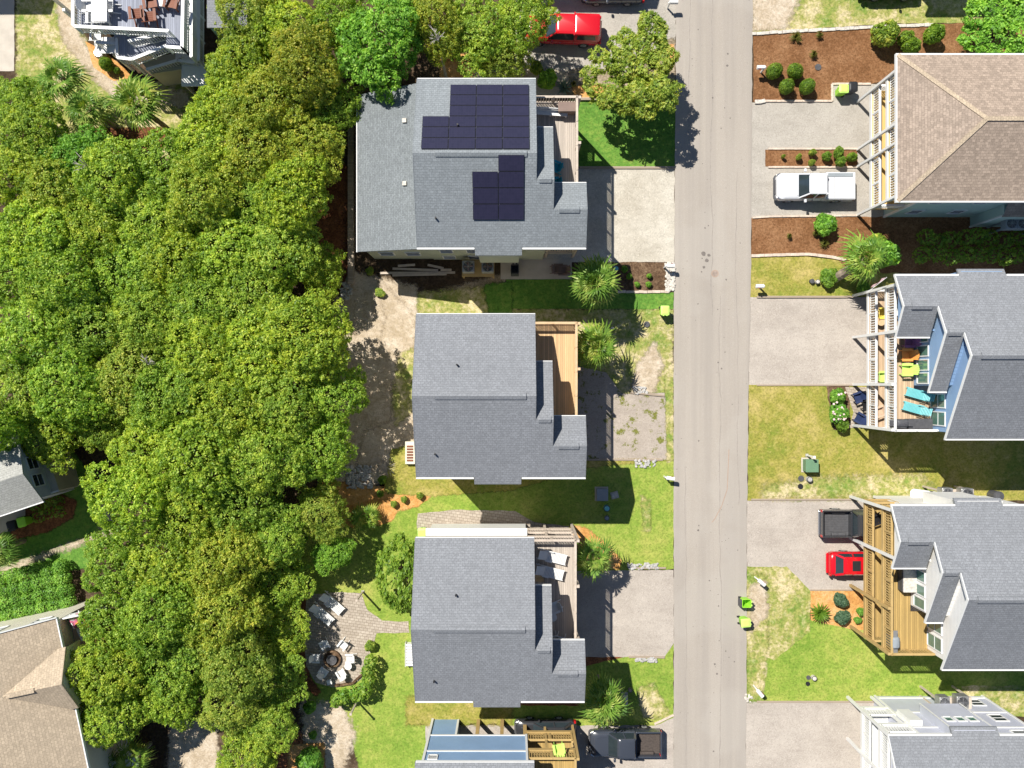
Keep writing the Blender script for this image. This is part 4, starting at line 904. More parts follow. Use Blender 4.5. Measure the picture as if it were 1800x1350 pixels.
T = [ # px,py,r,label,kind,variant,tint,height scale
(432,25,62,'olive tinged oak touching the right side of the top left white decks','olive',0,'n',1),
(505,55,62,'oak at the top edge, second along from the top left decks','oak',1,'y',1),
(420,110,58,'yellow green oak right beside the white slatted pergola','oak',0,'y',1),
(540,125,62,'rusty tinged oak just left of the fresh green feathery tree','olive',1,'o',1.05),
(598,28,52,'oak at the top edge just left of the fresh green feathery tree','oak',3,'g',.95),
(668,85,72,'fresh green feathery tree above the low west wing roof','fresh',0,'l',1),
(708,10,42,'small oak crown at the top edge above the feathery green tree','oak',2,'n',.9),
(765,40,56,'oak above the left corner of the solar panel roof','olive',0,'y',.95),
(838,50,62,'wide oak above the middle of the solar panel roof','oak',4,'n',1),
(920,30,52,'oak whose crown overhangs the bonnet of the red truck','oak',1,'n',1),
(880,85,46,'low oak directly above the short brown timber wall','olive',1,'n',.8),
(470,190,66,'oak between the white pergola and the low west wing roof','olive',0,'y',1),
(390,185,56,'oak at the right edge of the palm clearing','oak',2,'y',.95),
(575,178,52,'dark oak touching the top left corner of the low west wing','oak',3,'d',.95),
(18,175,52,'dark grey green oak at left edge below concrete drive','oak',1,'d',.9),
(52,235,62,'oak left of the bright bush in the palm clearing','oak',3,'n',1),
(122,278,56,'bright green leafy tree at lower left of the palm clearing','fresh',0,'g',.9),
(20,300,62,'oak at left edge level with the white pickup','oak',4,'y',1),
(88,345,66,'oak just below the bright green leafy tree','olive',1,'l',1),
(205,320,66,'oak directly below the palm clearing','oak',0,'n',1),
(290,290,62,'oak at lower right of the palm clearing','oak',2,'g',1),
(365,262,64,'oak near the rightmost palm of the clearing','oak',4,'y',1),
(455,268,66,'large olive oak left of the low west wing roof','olive',0,'y',1.05),
(545,262,60,'oak with crown overhanging dark mulch beside the long timber wall','olive',1,'y',1),
(165,400,66,'oak in left part of the wood level with the lower solar panels','oak',1,'y',1),
(70,420,70,'broad oak at left edge level with the lower white roof vent','oak',0,'l',1),
(270,385,66,'oak in mid wood left of the lower solar panels','oak',1,'l',.95),
(360,345,64,'oak in mid wood due left of the upper roof vent','olive',0,'l',1),
(440,355,60,'oak in wood between mid wood and the long timber wall','oak',3,'g',1),
(520,350,62,'oak overhanging middle of the dark red mulch strip','oak',4,'y',1.05),
(15,480,60,'green oak at left edge level with the manhole cover','oak',2,'g',1),
(115,500,68,'dark green oak near left edge level with manhole cover','oak',1,'d',1),
(215,475,66,'dark green oak in the dark centre of the wood','oak',3,'g',1),
(310,455,64,'oak in mid wood level with the air conditioners','oak',0,'y',1),
(400,440,64,'oak in mid wood with bright crown left of long timber wall foot','oak',2,'l',1),
(490,440,66,'oak whose crown nears the foot of the long timber wall','oak',4,'n',1),
(552,470,44,'small oak just left of the bluish stone heap','oak',1,'y',.85),
(60,585,70,'deep green oak at left edge level with new tan deck','oak',4,'g',1),
(165,570,66,'deep green oak second from left edge level with new tan deck','oak',0,'d',1),
(262,560,66,'oak in centre of the wood level with the new tan deck','oak',3,'n',1),
(350,535,62,'green oak in the wood just below the long dark gap','oak',1,'g',1),
(445,530,62,'oak below the dark gap level with the lime bin by road','oak',2,'n',1),
(545,590,74,'large bright oak reaching over the sand path beside middle house','oak',0,'y',1.08),
(455,620,68,'bright oak second in from the sand path, level with middle house ridge','oak',4,'y',1.05),
(365,620,66,'golden oak third in from the sand path, above middle house ridge','oak',3,'y',1),
(12,752,44,'small oak cut by left edge touching the cottage roof','oak',2,'g',1.35),
(30,690,70,'oak at left edge directly above the dark roofed cottage','oak',1,'n',1),
(125,680,66,'green oak above the cottage porch','oak',2,'g',1),
(225,655,66,'oak with brownish patch in centre of lower wood','olive',1,'n',1),
(300,700,66,'green oak in centre of lower wood level with middle house ridge','oak',0,'g',1),
(585,690,54,'oak leaning furthest over the sand path left of middle house','oak',2,'g',.95),
(500,710,68,'oak level with middle house ridge, second from the sand path','oak',4,'n',1),
(405,720,68,'bright oak level with middle house ridge, third from the sand path','oak',3,'y',1.05),
(62,765,56,'oak overhanging the dark cottage roof','oak',4,'y',.9),
(160,752,44,'small round oak right of the cottage porch shadow','oak',3,'n',.85),
(560,790,56,'bright round oak above the orange straw bed','oak',0,'g',.95),
(465,805,66,'oak left of the round tree above the orange straw bed','oak',1,'n',1),
(365,805,70,'large oak with a grey dead patch right of the cottage','oak',2,'l',1.05),
(262,790,66,'large rounded oak right of the cottage shadow, upper one','oak',3,'y',1.05),
(240,875,66,'large rounded oak right of the cottage shadow, lower one','oak',4,'l',1.05),
(330,905,68,'oak below the large rounded oaks beside cottage shadow','oak',0,'y',1),
(425,885,60,'oak due left of the small bushy palm, third from it','oak',2,'d',.95),
(555,905,48,'olive round tree directly left of the small bushy palm','olive',0,'n',.85),
(485,945,50,'dark oak at lower left of the small bushy palm','oak',1,'d',.9),
(570,985,34,'bright small leafy tree above the patio loungers','fresh',0,'y',.75),
(205,995,60,'oak right of the clipped green hedge block','oak',3,'g',1),
(295,990,64,'oak two in from the clipped green hedge block','oak',4,'y',1),
(395,985,64,'yellow tinged oak three in from the hedge block','olive',1,'y',1),
(468,1035,56,'oak whose crown nears the top left of the fire pit patio','oak',0,'l',.58),
(205,1095,58,'oak overhanging the small deck of the tan roofed house','oak',2,'g',1),
(290,1080,66,'green oak second in from the tan roofed house deck','oak',1,'g',1),
(395,1075,66,'golden oak between tan roofed house and the patio','olive',0,'y',1),
(478,1128,50,'oak directly left of the fire pit','oak',4,'y',.58),
(196,1180,62,'oak touching the small gable of the tan roofed house','oak',3,'y',1),
(305,1175,66,'oak one in from the small gable of the tan roofed house','oak',0,'g',1),
(415,1165,62,'grey green oak between the small gable and the fire pit','olive',1,'d',1),
(200,1258,56,'lowest oak beside the tan roof edge','oak',4,'l',.95),
(290,1235,48,'oak above the shaded sand at the bottom','oak',2,'l',.9),
(474,1212,50,'oak at lower left of the fire pit patio','oak',3,'d',.6),
(395,1245,54,'feathery olive tree above the bottom edge right of the shaded sand','olive',0,'n',.95),
(455,1290,48,'lower oak between shaded sand and the straw bed at bottom','oak',1,'n',.85),
(420,1345,50,'bright oak cut by the bottom edge','oak',0,'y',.85),
]
for a in T: tree(*a[:4], kind=a[4], v=a[5], tint=a[6], hs=a[7])
# free standing front yard tree
c0 = W(1122,115,5); lob = []; r_ = random.Random(77)
for (x, y, rr_) in ((1130,52,36),(1108,80,34),(1160,72,30),(1085,108,26),(1130,115,42),(1163,108,30),(1058,95,15),(1043,128,15),(1072,152,28),(1118,158,34),(1163,148,34),(1180,140,20),(1142,182,18),(1103,178,14),(1053,152,12)):
    q = W(x, y, 5.2)-c0
    for k in range(max(2, rr_//6)):
        a = r_.uniform(0,6.28); u = r_.random()**.5*rr_/S*.75; s = r_.uniform(.36,.6)*(.65+rr_/55); lob.append((q.x+u*math.cos(a), q.y+u*math.sin(a), 3.1+rr_/20+r_.uniform(-.5,.4)-u*.4, s*1.2, s, s*.75))
tt = make_tree('shade_tree', 'olive', 411, leaf=.095, dens=330, blobs=lob, label='open crowned tree casting shadow on the small dark lawn by road', elong=2.6); tt.location = (c0.x,c0.y,0)
for dx, dy, rr_, nm in ((-48,-32,.85,''),(-55,15,.8,''),): 
    pass
o = make_tree('broad_tree', 'fresh', 421, leaf=.12, dens=230, n=44, big=1.05, Rr=2.9, top=2.2, base=1.8, label='big bright green rounded tree beside hip roof at upper right', elong=1.5); c = W(1768,42,3.5); o.location = (c.x,c.y,0)
for ch in kids[o.name]: ch.color = (1.15,1.15,1,1)
# dead snags in the canopy
for px, py, lab in ((155,292,'bare pale dead branches below the palm clearing'),(262,640,'small patch of bare dead twigs in middle of wood'),(770,70,'bare grey dead branches right of the feathery tree'),(320,805,'small bare dead tip in large oak right of cottage')):
    m = MB(); r_ = random.Random(px)
    for k in range(9):
        a = px*.1+r_.gauss(0,.9); L = r_.uniform(.2,.75); p = Vector((0,0,0)); q = Vector((math.cos(a)*L*.6, math.sin(a)*L*.6, r_.uniform(.3,.6))); m.cyl(p,q,.035,.02,5,False)
        for j in range(3): m.cyl(q, q+Vector((math.cos(a+r_.uniform(-.9,.9))*L*.5, math.sin(a+r_.uniform(-.9,.9))*L*.5, r_.uniform(0,.25))), .02,.008,4,False)
    m.cyl((0,0,-6.4),(0,0,.1),.12,.05,6)
    o = m.build('dead_tree', M['deadwood']); o.location = W(px,py,6.5); tag(o, lab, 'dead tree')
# hedges, shrubs
def hedge(name, px0, px1, h, label, mat='box', leaf=.12, dens=70, rz=0, step=.9, wob=.2, cat='hedge', c=None, size=None):
    if c is None: a = W(*px0); b = W(*px1); cx, cy, sx, sy = (a.x+b.x)/2, (a.y+b.y)/2, abs(b.x-a.x), abs(b.y-a.y)
    else: cx, cy = W(*c).xy; sx, sy = size
    bl = []; nx, ny = max(1,int(sx/step)), max(1,int(sy/step)); r_ = random.Random(int(abs(cx*10)))
    for i in range(nx):
        for j in range(ny):
            bl.append((-sx/2+(i+.5)*sx/nx+r_.uniform(-wob,wob), -sy/2+(j+.5)*sy/ny+r_.uniform(-wob,wob), h*.55+r_.uniform(-wob,wob)*.6, step*.75, step*.75, h*.5))
    t = empty(name, (cx,cy,0), rz, label, cat); leaves('foliage', mat, bl, leaf, dens, 5, parent=t)
    m = MB()
    for b in bl[::2]: m.cyl((b[0],b[1],0),(b[0],b[1],h*.6),.05,.03,5)
    m.build('stem', M['bark'], t); return t
for i, (x0, x1_) in enumerate(((1600,1668),(1670,1738),(1740,1815))):
    h_ = hedge('hedge', (x0,410), (x1_,468), 1.7, ['shaded hedge shrub nearest the leaning palm','middle one of the shaded hedge shrubs between houses','shaded hedge shrub furthest right between houses'][i], step=.8)
    h_['group'] = 'shaded hedge between green and blue houses'
hedge('clipped_hedge', None, None, 1.3, 'broad clipped green hedge block between cottage and tan roof', 'fresh', .075, 420, R(12), .8, .03, c=(42,1040), size=(7.6,3.4))
hedge('hedge', (590,1208), (650,1226), 1.5, 'leafy vine hedge along lower edge of fire pit patio', 'box', .14, 80, R(8), .6, .12)
hedge('hedge', (640,1143), (662,1212), 1.7, 'leafy vine hedge on right side of fire pit patio', 'box', .14, 80, R(-8), .6, .12)
hedge('hedge', (590,1205), (645,1218), 1.2, 'low inner vine hedge curving below the fire pit chairs', 'fresh', .12, 60, R(18), .5, .1)
hedge('shrub_row', (60,875), (118,912), .9, 'shaded low shrubs beside the cottage porch', 'box', .12, 60, R(10), .6, .12, cat='shrubs')
protos_s = {}
def shrub(px, py, r, label, mat='box', h=1.0, name='shrub', cat='shrub', tint='n', round_=False, leaf=None, grp=None):
    key = (mat, round_)
    rm = r/S
    if key not in protos_s:
        t = empty(name, (0,0,-500), 0, label, cat); r_ = random.Random(len(protos_s)+50)
        if round_: bl = [(0,0,.72,.95,.95,.8)]
        else: bl = [(.55*math.cos(i*2.4)*(.3+.7*(i/9)), .55*math.sin(i*2.4)*(.3+.7*(i/9)), .75+.25*(1-i/9)+r_.uniform(-.1,.1), .42,.42,.38) for i in range(10)]+[(0,0,.55,.7,.7,.5)]
        leaves('foliage', mat, bl, .085 if round_ else .14, 420 if round_ else 240, 31+len(protos_s), parent=t, flat=1.4 if round_ else .9, zmin=-.6)
        m = MB().ball((0,0,.7),(.72,.72,.6) if round_ else (.5,.5,.4), 12, 8); m.cyl((0,0,-.05),(0,0,.5),.06,.05,6); m.build('stem', M['inner'], t); protos_s[key] = [t, 0]  # dark inner ball paints the shade inside the shrub; cylinder is the stem
    p = protos_s[key]; c = W(px, py, h*.6); s = (rm*random.uniform(.88,1.14), rm*random.uniform(.88,1.12), h*.82)
    if not p[1]: p[1] = 1; o = p[0]; o.location = (c.x,c.y,0.0); o.scale = s; o.rotation_euler = (0,0,random.uniform(0,6))
    else: o = copy_tree(p[0], None, (c.x,c.y,0.0), random.uniform(0,6), s, label)
    o['label'] = label; o['category'] = cat
    if grp: o['group'] = grp
    for ch in kids.get(o.name, []): ch.color = TINT[tint]
    return o
G1 = 'clipped round shrubs in the upper mulch bed'
shrub(1361,125,15,'clipped ball shrub beside the white mailbox post',round_=True,h=1.1,grp=G1); shrub(1398,125,14,'clipped ball shrub at upper right of its group of four',round_=True,h=1.1,grp=G1)
shrub(1383,152,14.5,'clipped ball shrub at lower left of its group of four',round_=True,h=1.1,grp=G1); shrub(1419,152,14.5,'clipped ball shrub at lower right of its group of four',round_=True,h=1.1,grp=G1)
shrub(1555,60,25,'largest loose shrub at top of the long mulch bed',mat='olive',h=1.8); shrub(1592,68,16,'pointed small shrub between two larger ones in mulch bed',h=1.2,tint='y'); shrub(1601,80,17,'shrub touching top edge of pink brown roof',h=1.3,tint='y')
shrub(1641,60,19,'loose shrub furthest right in the long mulch bed',h=1.6,tint='l'); shrub(1450,395,21,'bright round shrub in mulch bed below white pickup',mat='fresh',h=1.3,tint='l')
shrub(187,113,12,'round shrub in straw bed by the top left stairs',round_=True,h=1.0,tint='l'); shrub(205,124,7,'tiny shrub right of the round shrub by top left stairs',h=.5); shrub(545,1335,24,'dense round shrub in orange straw at the bottom edge',mat='fresh',h=1.6,tint='d')
shrub(550,1292,9,'small bright shrub on sand above the bottom edge shrub',mat='fresh',h=.5); shrub(545,1243,13,'small shrub in shade below the fire pit hedge',mat='fresh',h=.9,tint='d')
shrub(1556,448,27,'tall yellow green shrub directly behind the leaning palm',mat='fresh',h=2.2,tint='l'); shrub(1540,425,18,'shrub at upper side of the leaning palm crown',mat='olive',h=1.6,tint='l'); shrub(1457,488,18,'low dark shrub left of the leaning palm trunk',mat='box',h=.8,tint='g')
shrub(1517,505,13,'low yellow green shrub below the leaning palm',mat='fresh',h=.7,tint='y')
shrub(1472,697,17,'upper flowering shrub beside the stone patio with navy chairs',mat='fresh',h=1.2); shrub(1474,727,20,'lower flowering shrub beside the stone patio with navy chairs',mat='fresh',h=1.3,tint='g'); shrub(1480,746,13,'dark end shrub of the flowering row by patio',h=1.0)
m = MB(); r_ = random.Random(9)
fl = empty('hydrangea_blooms', W(1474,714,1.3), 0, 'round pale pink hydrangea blossoms on the flowering row', 'flowers')
for k in range(26):
    x = r_.uniform(-.5,.5); y = r_.uniform(-.95,.95); m.ball((x,y,r_.uniform(-.05,.15)),(.09,.09,.06),6,4)
m.build('blossom', M['flower'], fl); fl['kind'] = 'stuff'
for k, (x, y, rr_) in enumerate(((1377,275,4),(1404,276,6),(1428,268,7),(1427,286,7),(1453,275,9),(1474,268,11),(1478,284,11),(1497,276,10))):
    shrub(x, y, rr_, ['tiniest shrub at left end of the narrow mulch strip','second small shrub from left in narrow mulch strip','upper one of the paired small shrubs in narrow mulch strip','lower one of the paired small shrubs in narrow mulch strip','single dark shrub in middle of narrow mulch strip','upper large shrub near right end of narrow mulch strip','lower large shrub near right end of narrow mulch strip','yellow flowering shrub at right end of narrow mulch strip'][k], mat='olive' if k < 4 else 'box', h=.4+.04*rr_, tint='y' if k == 7 else 'n', grp='small shrubs in the narrow mulch strip')
shrub(1478,1055,15,'upper blue green succulent shrub in orange bed by ochre deck',mat='bluegreen',h=.9); shrub(1481,1085,14,'lower blue green succulent shrub in orange bed by ochre deck',mat='bluegreen',h=.9)
shrub(963,140,21,'bright shrub above the deck of the solar panel house',mat='fresh',h=1.5,tint='y'); shrub(943,120,14,'olive shrub behind bright shrub near red truck',mat='olive',h=1.2)
for k, (x, y, rr_) in enumerate(((1012,500,0),(1098,473,7),(1106,486,6),(1141,485,6),(1120,500,6),(1140,500,6))):
    if rr_: shrub(x, y, rr_, ['','small plant nearest palm in brown mulch bed','second small plant from the palm in brown mulch bed','bright small plant in middle of brown mulch bed','faint lower plant left in brown mulch bed','faint lower plant right in brown mulch bed'][k], mat='fresh', h=.4, tint='y', grp='small plants in the brown mulch bed')
for k, (x, y) in enumerate(((692,886),(710,878),(738,871))): shrub(x, y, 7, ['left seedling in orange straw bed','middle seedling in orange straw bed','right seedling in orange straw bed'][k], mat='olive', h=.5, grp='three seedlings in the orange straw bed')
shrub(672,843,9,'small dark shrub in shade at corner of sand path',h=.7,tint='d'); shrub(668,868,8,'small shrub in the shaded part of orange straw bed',h=.5,tint='d')
shrub(1513,1075,8,'narrow shrub against the ochre deck beside orange bed',mat='fresh',h=.6); shrub(1508,1090,7,'low shrub at foot of ochre deck below orange bed',mat='fresh',h=.5)
shrub(650,477,9,'weed clump near the stacked lumber',mat='olive',h=.4); shrub(668,515,10,'weed clump on sand at edge of long shadow',mat='olive',h=.4)
shrub(650,1135,10,'dark ornamental plant at right corner of fire pit patio',mat='olive',h=.7,tint='d')
# big glossy shrub beside the house with loungers
bb = make_tree('large_shrub', 'box', 431, leaf=.13, dens=170, n=34, big=.8, Rr=1.6, top=1.8, base=1.2, label='big glossy dark green shrub against west wall of house with loungers', cat='shrub', elong=1.5); c = W(706,1008,2.2); bb.location = (c.x,c.y,0); bb.scale = (.9,1.38,1)
# grass tufts
def tuft(px, py, r, label, n=70, mat='grasstuft', h=.5):
    t = MB(); r_ = random.Random(px)
    for k in range(n):
        a = r_.uniform(0,6.28); L = r/S*r_.uniform(.5,1.1); w = .02; d = Vector((math.cos(a),math.sin(a),0)); s = Vector((-d.y,d.x,0))*w
        p0 = d*.03; p1 = d*L*.5+Vector((0,0,h*r_.uniform(.6,1))); p2 = d*L+Vector((0,0,h*r_.uniform(.1,.6)))
        t.add([p0-s,p0+s,p1+s,p1-s,p2],[(0,1,2,3),(3,2,4)])
    o = t.build('grass_tuft', M[mat]); o.location = W(px,py,0)+Vector((0,0,.03)); return tag(o, label, 'ornamental grass')
tuft(1397,68,14,'largest golden grass tuft in the long mulch bed'); tuft(1438,64,8,'small dry grass tuft near top of long mulch bed'); tuft(1428,98,9,'dry grass tuft in middle of long mulch bed')
tuft(1447,430,11,'golden grass tuft in mulch bed below the bright round shrub'); tuft(1385,416,6,'tiny grass tuft in mulch bed below white pickup'); tuft(1430,412,6,'faint grass tuft between tiny tuft and bright shrub')
tuft(1208-200,150,7,'dry tuft in straw bed near the agave')
# palms
def fan_palm(name, label, h, n, flen, seed, group=None, lean=(0,0), mat='palm', trunkr=.17):
    t = empty(name, (0,0,0), 0, label, 'palm tree', group); r_ = random.Random(seed); top = Vector((lean[0],lean[1],h))
    v = []; f = []; rnd = []
    def quad(a, b, c, d, rv): 
        k = len(v); v.extend([a,b,c,d]); f.append((k,k+1,k+2,k+3)); rnd.append(rv)
    for i in range(n):
        az_ = i*2.39996; u = (i+.5)/n; el = R(82)-u*R(100); L = flen*.98*(.55+.45*math.sin(min(1,u*1.5+.15)*1.57))*r_.uniform(.72,1.1)*(1+.13*math.cos(az_-seed)); rv0 = r_.random()
        d = Vector((math.cos(az_)*math.cos(el), math.sin(az_)*math.cos(el), math.sin(el))); side = d.cross(Vector((0,0,1))).normalized(); up = side.cross(d)
        hub = top + d*L*.45; w = side*.018
        quad(top-w, top+w, hub+w, hub-w, rv0)
        m_ = 13
        for j in range(m_):
            ang = R(-88)+R(176)*j/(m_-1)+r_.uniform(-.05,.05); dd = (d*math.cos(ang)+side*math.sin(ang)).normalized(); ll = L*.62*(.55+.45*math.cos(ang))*r_.uniform(.8,1.15)
            s2 = dd.cross(up).normalized()*.044*(L/1.5); mid = hub+dd*ll*.55+up*.03; tip = hub+dd*ll+Vector((0,0,-ll*(.25+.35*u)))-d*ll*.08*u
            rv = min(1,max(0,rv0*.6+r_.random()*.3)); quad(hub-s2*.4, hub+s2*.4, mid+s2, mid-s2, rv); quad(mid-s2, mid+s2, tip+s2*.15, tip-s2*.15, rv)
    me = bpy.data.meshes.new('crown'); me.from_pydata([tuple(q) for q in v], [], f); at = me.attributes.new('rnd','FLOAT','FACE'); at.data.foreach_set('value', rnd)
    me.materials.append(M[mat]); link(bpy.data.objects.new('crown', me), t)
    m = MB(); base = Vector((0,0,-.1)); k = 9
    for j in range(k):
        a = base.lerp(top, j/k); b = base.lerp(top, (j+1)/k); m.cyl(a, b, trunkr*(1.15 if j % 2 else 1), trunkr*(1.0 if j % 2 else 1.1), 10)
    m.build('trunk', M['palmbark'], t); return t
def place_palm(px, py, h, label, n=34, flen=2.1, seed=1, tint='n', sc=1.0, lean=(0,0), name='fan_palm', **kw):
    t = fan_palm(name, label, h, n, flen, seed, 'fan palms', lean, **kw); c = W(px,py,h*sc); t.location = (c.x-lean[0]*sc,c.y-lean[1]*sc,0); t.scale = (sc,sc,sc)
    for ch in kids[t.name]: ch.color = TINT[tint]
    return t
place_palm(1043,499,4.6,'dense round fan palm beside brown mulch bed, half in shade',46,2.0,1)
place_palm(1048,610,3.8,'fan palm beside new tan deck of middle house',32,1.9,2,tint='y')
place_palm(1046,978,3.6,'fan palm beside deck with two white sun loungers',24,1.7,3,tint='g')
place_palm(1062,1228,4.2,'dense fan palm below drive at lower centre, partly shaded',44,2.0,4)
place_palm(105,135,4.0,'leftmost fan palm of the clearing below top left decks',26,1.9,5,tint='g')
place_palm(155,192,3.8,'middle fan palm of the clearing below top left decks',30,1.9,6,tint='n')
place_palm(240,185,4.6,'rightmost fan palm of the clearing below top left decks',34,2.1,7,tint='y')
place_palm(1520,458,3.4,'leaning fan palm with thick shaggy trunk beside golden lawn',34,1.9,8,tint='l',lean=(.9,.9),trunkr=.3)
place_palm(645,912,1.0,'low bushy palm in the orange straw bed',26,1.35,9,tint='y')
place_palm(235,1335,2.6,'fan palm on shaded sand at the bottom edge',22,1.7,10,tint='y')
place_palm(185,1345,2.4,'dark fan palm against tan roofed house at bottom edge',24,1.6,11,tint='d')
place_palm(55,1350,2.4,'unused',4,.1,12) if False else None
place_palm(-2,965,3.0,'fan palm cut by left edge below the cottage',24,1.5,13,tint='d')
sg = fan_palm('sago_palm', 'dark spiky sago palm in orange bed by the red car', .5, 10, .3, 14, None, trunkr=.14)
c = W(1442,1077,.6); sg.location = (c.x,c.y,0)
for ch in kids[sg.name][:1]:
    C.objects.unlink(ch); kids[sg.name].remove(ch)
v = []; f = []; rn = []; r_ = random.Random(3)
for i in range(44):
    a = i*2.39996; el = R(65)-R(65)*(i/44); d = Vector((math.cos(a)*math.cos(el), math.sin(a)*math.cos(el), math.sin(el))); s = Vector((-math.sin(a),math.cos(a),0))*.06
    p0 = Vector((0,0,.5)); p1 = p0+d*.5; p2 = p0+d*.85-Vector((0,0,.12)); k = len(v); v += [p0-s*.5,p0+s*.5,p1+s,p1-s,p2]; f += [(k,k+1,k+2,k+3),(k+3,k+2,k+4)]; rn += [r_.random()*.4]*2
me = bpy.data.meshes.new('crown'); me.from_pydata([tuple(q) for q in v], [], f); at = me.attributes.new('rnd','FLOAT','FACE'); at.data.foreach_set('value', rn); me.materials.append(M['box']); link(bpy.data.objects.new('crown', me), sg)
ag = MB(); r_ = random.Random(5)
for i in range(24):
    a = i*2.39996; el = R(75)-R(70)*(i/24); L = .5+.4*(i/24); d = Vector((math.cos(a)*math.cos(el), math.sin(a)*math.cos(el), math.sin(el))); s = Vector((-math.sin(a),math.cos(a),0))*.07
    p1 = d*L*.5+Vector((0,0,.1)); ag.add([-s*.7,s*.7,p1+s,p1-s,d*L+Vector((0,0,.15)),Vector((0,0,-.02))+p1],[(0,1,2,3),(3,2,4)])
o = ag.build('agave', M['agave']); o.location = W(991,155,.05); tag(o, 'spiky blue grey agave rosette beside bright shrub near red truck', 'agave')
sp = MB(); r_ = random.Random(6)
for i in range(110):
    a = r_.uniform(0,6.28); d = Vector((math.cos(a),math.sin(a),0)); q = d*r_.uniform(.1,.55); sp.cyl(q,q+d*.3+Vector((0,0,r_.uniform(.1,.5))),.012,.005,4,False)
o = sp.build('twiggy_shrub', M['deadwood']); o.location = W(677,820,0); tag(o, 'bare twiggy shrub at foot of sand path by middle house', 'shrub')
# ================= VEHICLES =================
def rring(x0, x1, hw, rf, rr, z, n=6, nose=0, tail=0):
    # rounded-rectangle plan outline; nose/tail bow the front (+x) and back ends
    pts = []
    for cx, cy, r, a0 in ((x1-rf, hw-rf, rf, 0), (x0+rr, hw-rr, rr, 90), (x0+rr, -hw+rr, rr, 180), (x1-rf, -hw+rf, rf, 270)):
        for i in range(n+1):
            a = R(a0+90*i/n); x = cx+r*math.cos(a); y = cy+r*math.sin(a)
            if a0 in (0, 270): x += nose*(1-(y/hw)**2)
            else: x -= tail*(1-(y/hw)**2)
            pts.append((x, y, z))
    return pts
def wheels(t, xs, y, r, w, rimmat='chrome'):
    for x in xs:
        for s in (-1, 1):
            wh = MB().cyl((x, s*(y-w), r), (x, s*y, r), r, r, 20).build('wheel', M['rubber'], t, bevel=.02)
            m = MB().cyl((x, s*(y-.02), r), (x, s*(y+.012), r), r*.62, r*.55, 14)
            for k in range(5): 
                a = k*1.2566; m.ob((x+math.cos(a)*r*.3, s*(y+.02), r+math.sin(a)*r*.3), (r*.5,.02,.06), 0, 0, -a)
            m.build('rim', M[rimmat], wh)
def vehicle(label, loc, rz, paint, kind, cat, L=5.6, hw=.96, name='parked_car', bedmat='grille', cover=None, wheel_out=0, roofrack=False):
    t = empty(name, loc, rz, label, cat)
    pick = kind == 'pickup'; P = M[paint]
    x0, x1 = -L/2, L/2
    zb, zh, zt, zroof = (.45, 1.12, 1.12, 1.82) if pick or kind == 'suv' else (.3, .95, .98, 1.46)
    cab0, cab1 = {'pickup': (-.62, 1.28), 'suv': (-L/2+.1, 1.2), 'hatch': (-L/2+.3, .95)}[kind]
    bed = pick
    xb = cab0-.02 if bed else x0
    # front body (bonnet and cab base)
    m = MB(); rr = .05 if bed else .35
    m.loft([rring(xb, x1-.05, hw-.05, .3, rr, zb-.1), rring(xb, x1, hw, .36, rr, zb+.12, nose=.05), rring(xb, x1, hw, .36, rr, zh-.28, nose=.07), rring(xb, x1-.05, hw-.04, .38, rr, zh-.1, nose=.07), rring(xb+(0 if bed else .05), x1-.2, hw-.14, .4, rr, zh-.01, nose=.06), rring(xb+.1, x1-.45, hw-.3, .4, rr if bed else .3, zh+.035, nose=.04)])
    m.build('body', P, t, True)
    for s in (-1,1): MB().beam((1.35,s*(hw-.36),zh+.035),(x1-.4,s*(hw-.46),zh+.03),.05,.03).build('bonnet_crease', P, t)
    MB().box((x1-.02,-.5,zb+.15),(x1+.09,.5,zh-.3)).build('grille', M['grille'], t, bevel=.02)
    for s in (-1,1):
        MB().ob((x1-.13, s*(hw-.17), zh-.24),(.3,.24,.16), s*-.5).build('headlight', M['chrome'], t, bevel=.04)
        MB().ob((x0+.05, s*(hw-.09), zh-.22),(.13,.17,.36)).build('taillight', M['taillight'], t, bevel=.02)
    MB().loft([rring(x1-.3,x1+.1,hw-.08,.2,.05,zb-.05,nose=.05), rring(x1-.3,x1+.12,hw-.06,.2,.05,zb+.12,nose=.05)]).build('bumper', M['grille'] if paint != 'red' else P, t)
    MB().box((x0-.1,-hw+.12,zb-.02),(x0+.06,hw-.12,zb+.16)).build('rear_bumper', M['chrome'] if pick else P, t, bevel=.04)
    if bed:
        m = MB(); wz = zh+.04; wt = .09
        for s in (-1,1): m.box((x0+.02,s*(hw-wt-.02),zb),(xb-.01,s*(hw-.005),wz))
        m.box((x0,-hw+.02,zb+.02),(x0+.09,hw-.02,wz-.005)); m.box((xb-.1,-hw+.12,zb),(xb-.02,hw-.12,wz-.02)); m.build('bed_side', P, t, bevel=.025)
        fl = MB().box((x0+.08,-hw+.1,zb-.1),(xb-.1,hw-.1,zb+.18))
        for k in range(10): fl.box((x0+.1,-hw+.2+k*.17,zb+.18),(xb-.12,-hw+.27+k*.17,zb+.2))
        fl.build('bed_floor', M[bedmat], t)
        for s in (-1,1): MB().box((-1.98,s*(hw-.3),zb),(-1.02,s*(hw-.1),zb+.38)).build('wheel_arch', M[bedmat], t, bevel=.04)
        if cover:
            MB().box((x0+.06,-hw+.06,wz+.003),(xb-.06,hw-.06,wz+.04)).build('bed_cover', M[cover], t, bevel=.02)
            MB().box((x0+.2,-hw+.08,wz+.043),(xb-.1,-hw+.34,wz+.075)).build('rail_strip', M['grey_box'], t, bevel=.01)
            for xx in (x0+.9,x0+1.5): MB().box((xx,-hw+.1,wz+.041),(xx+.02,hw-.1,wz+.05)).build('cover_seam', M['steel'], t)
    # greenhouse: glass lofted, roof and pillars in paint
    rw = hw-.26; wf = .62 if pick else .72; wr = .12 if bed or kind == 'suv' else .5
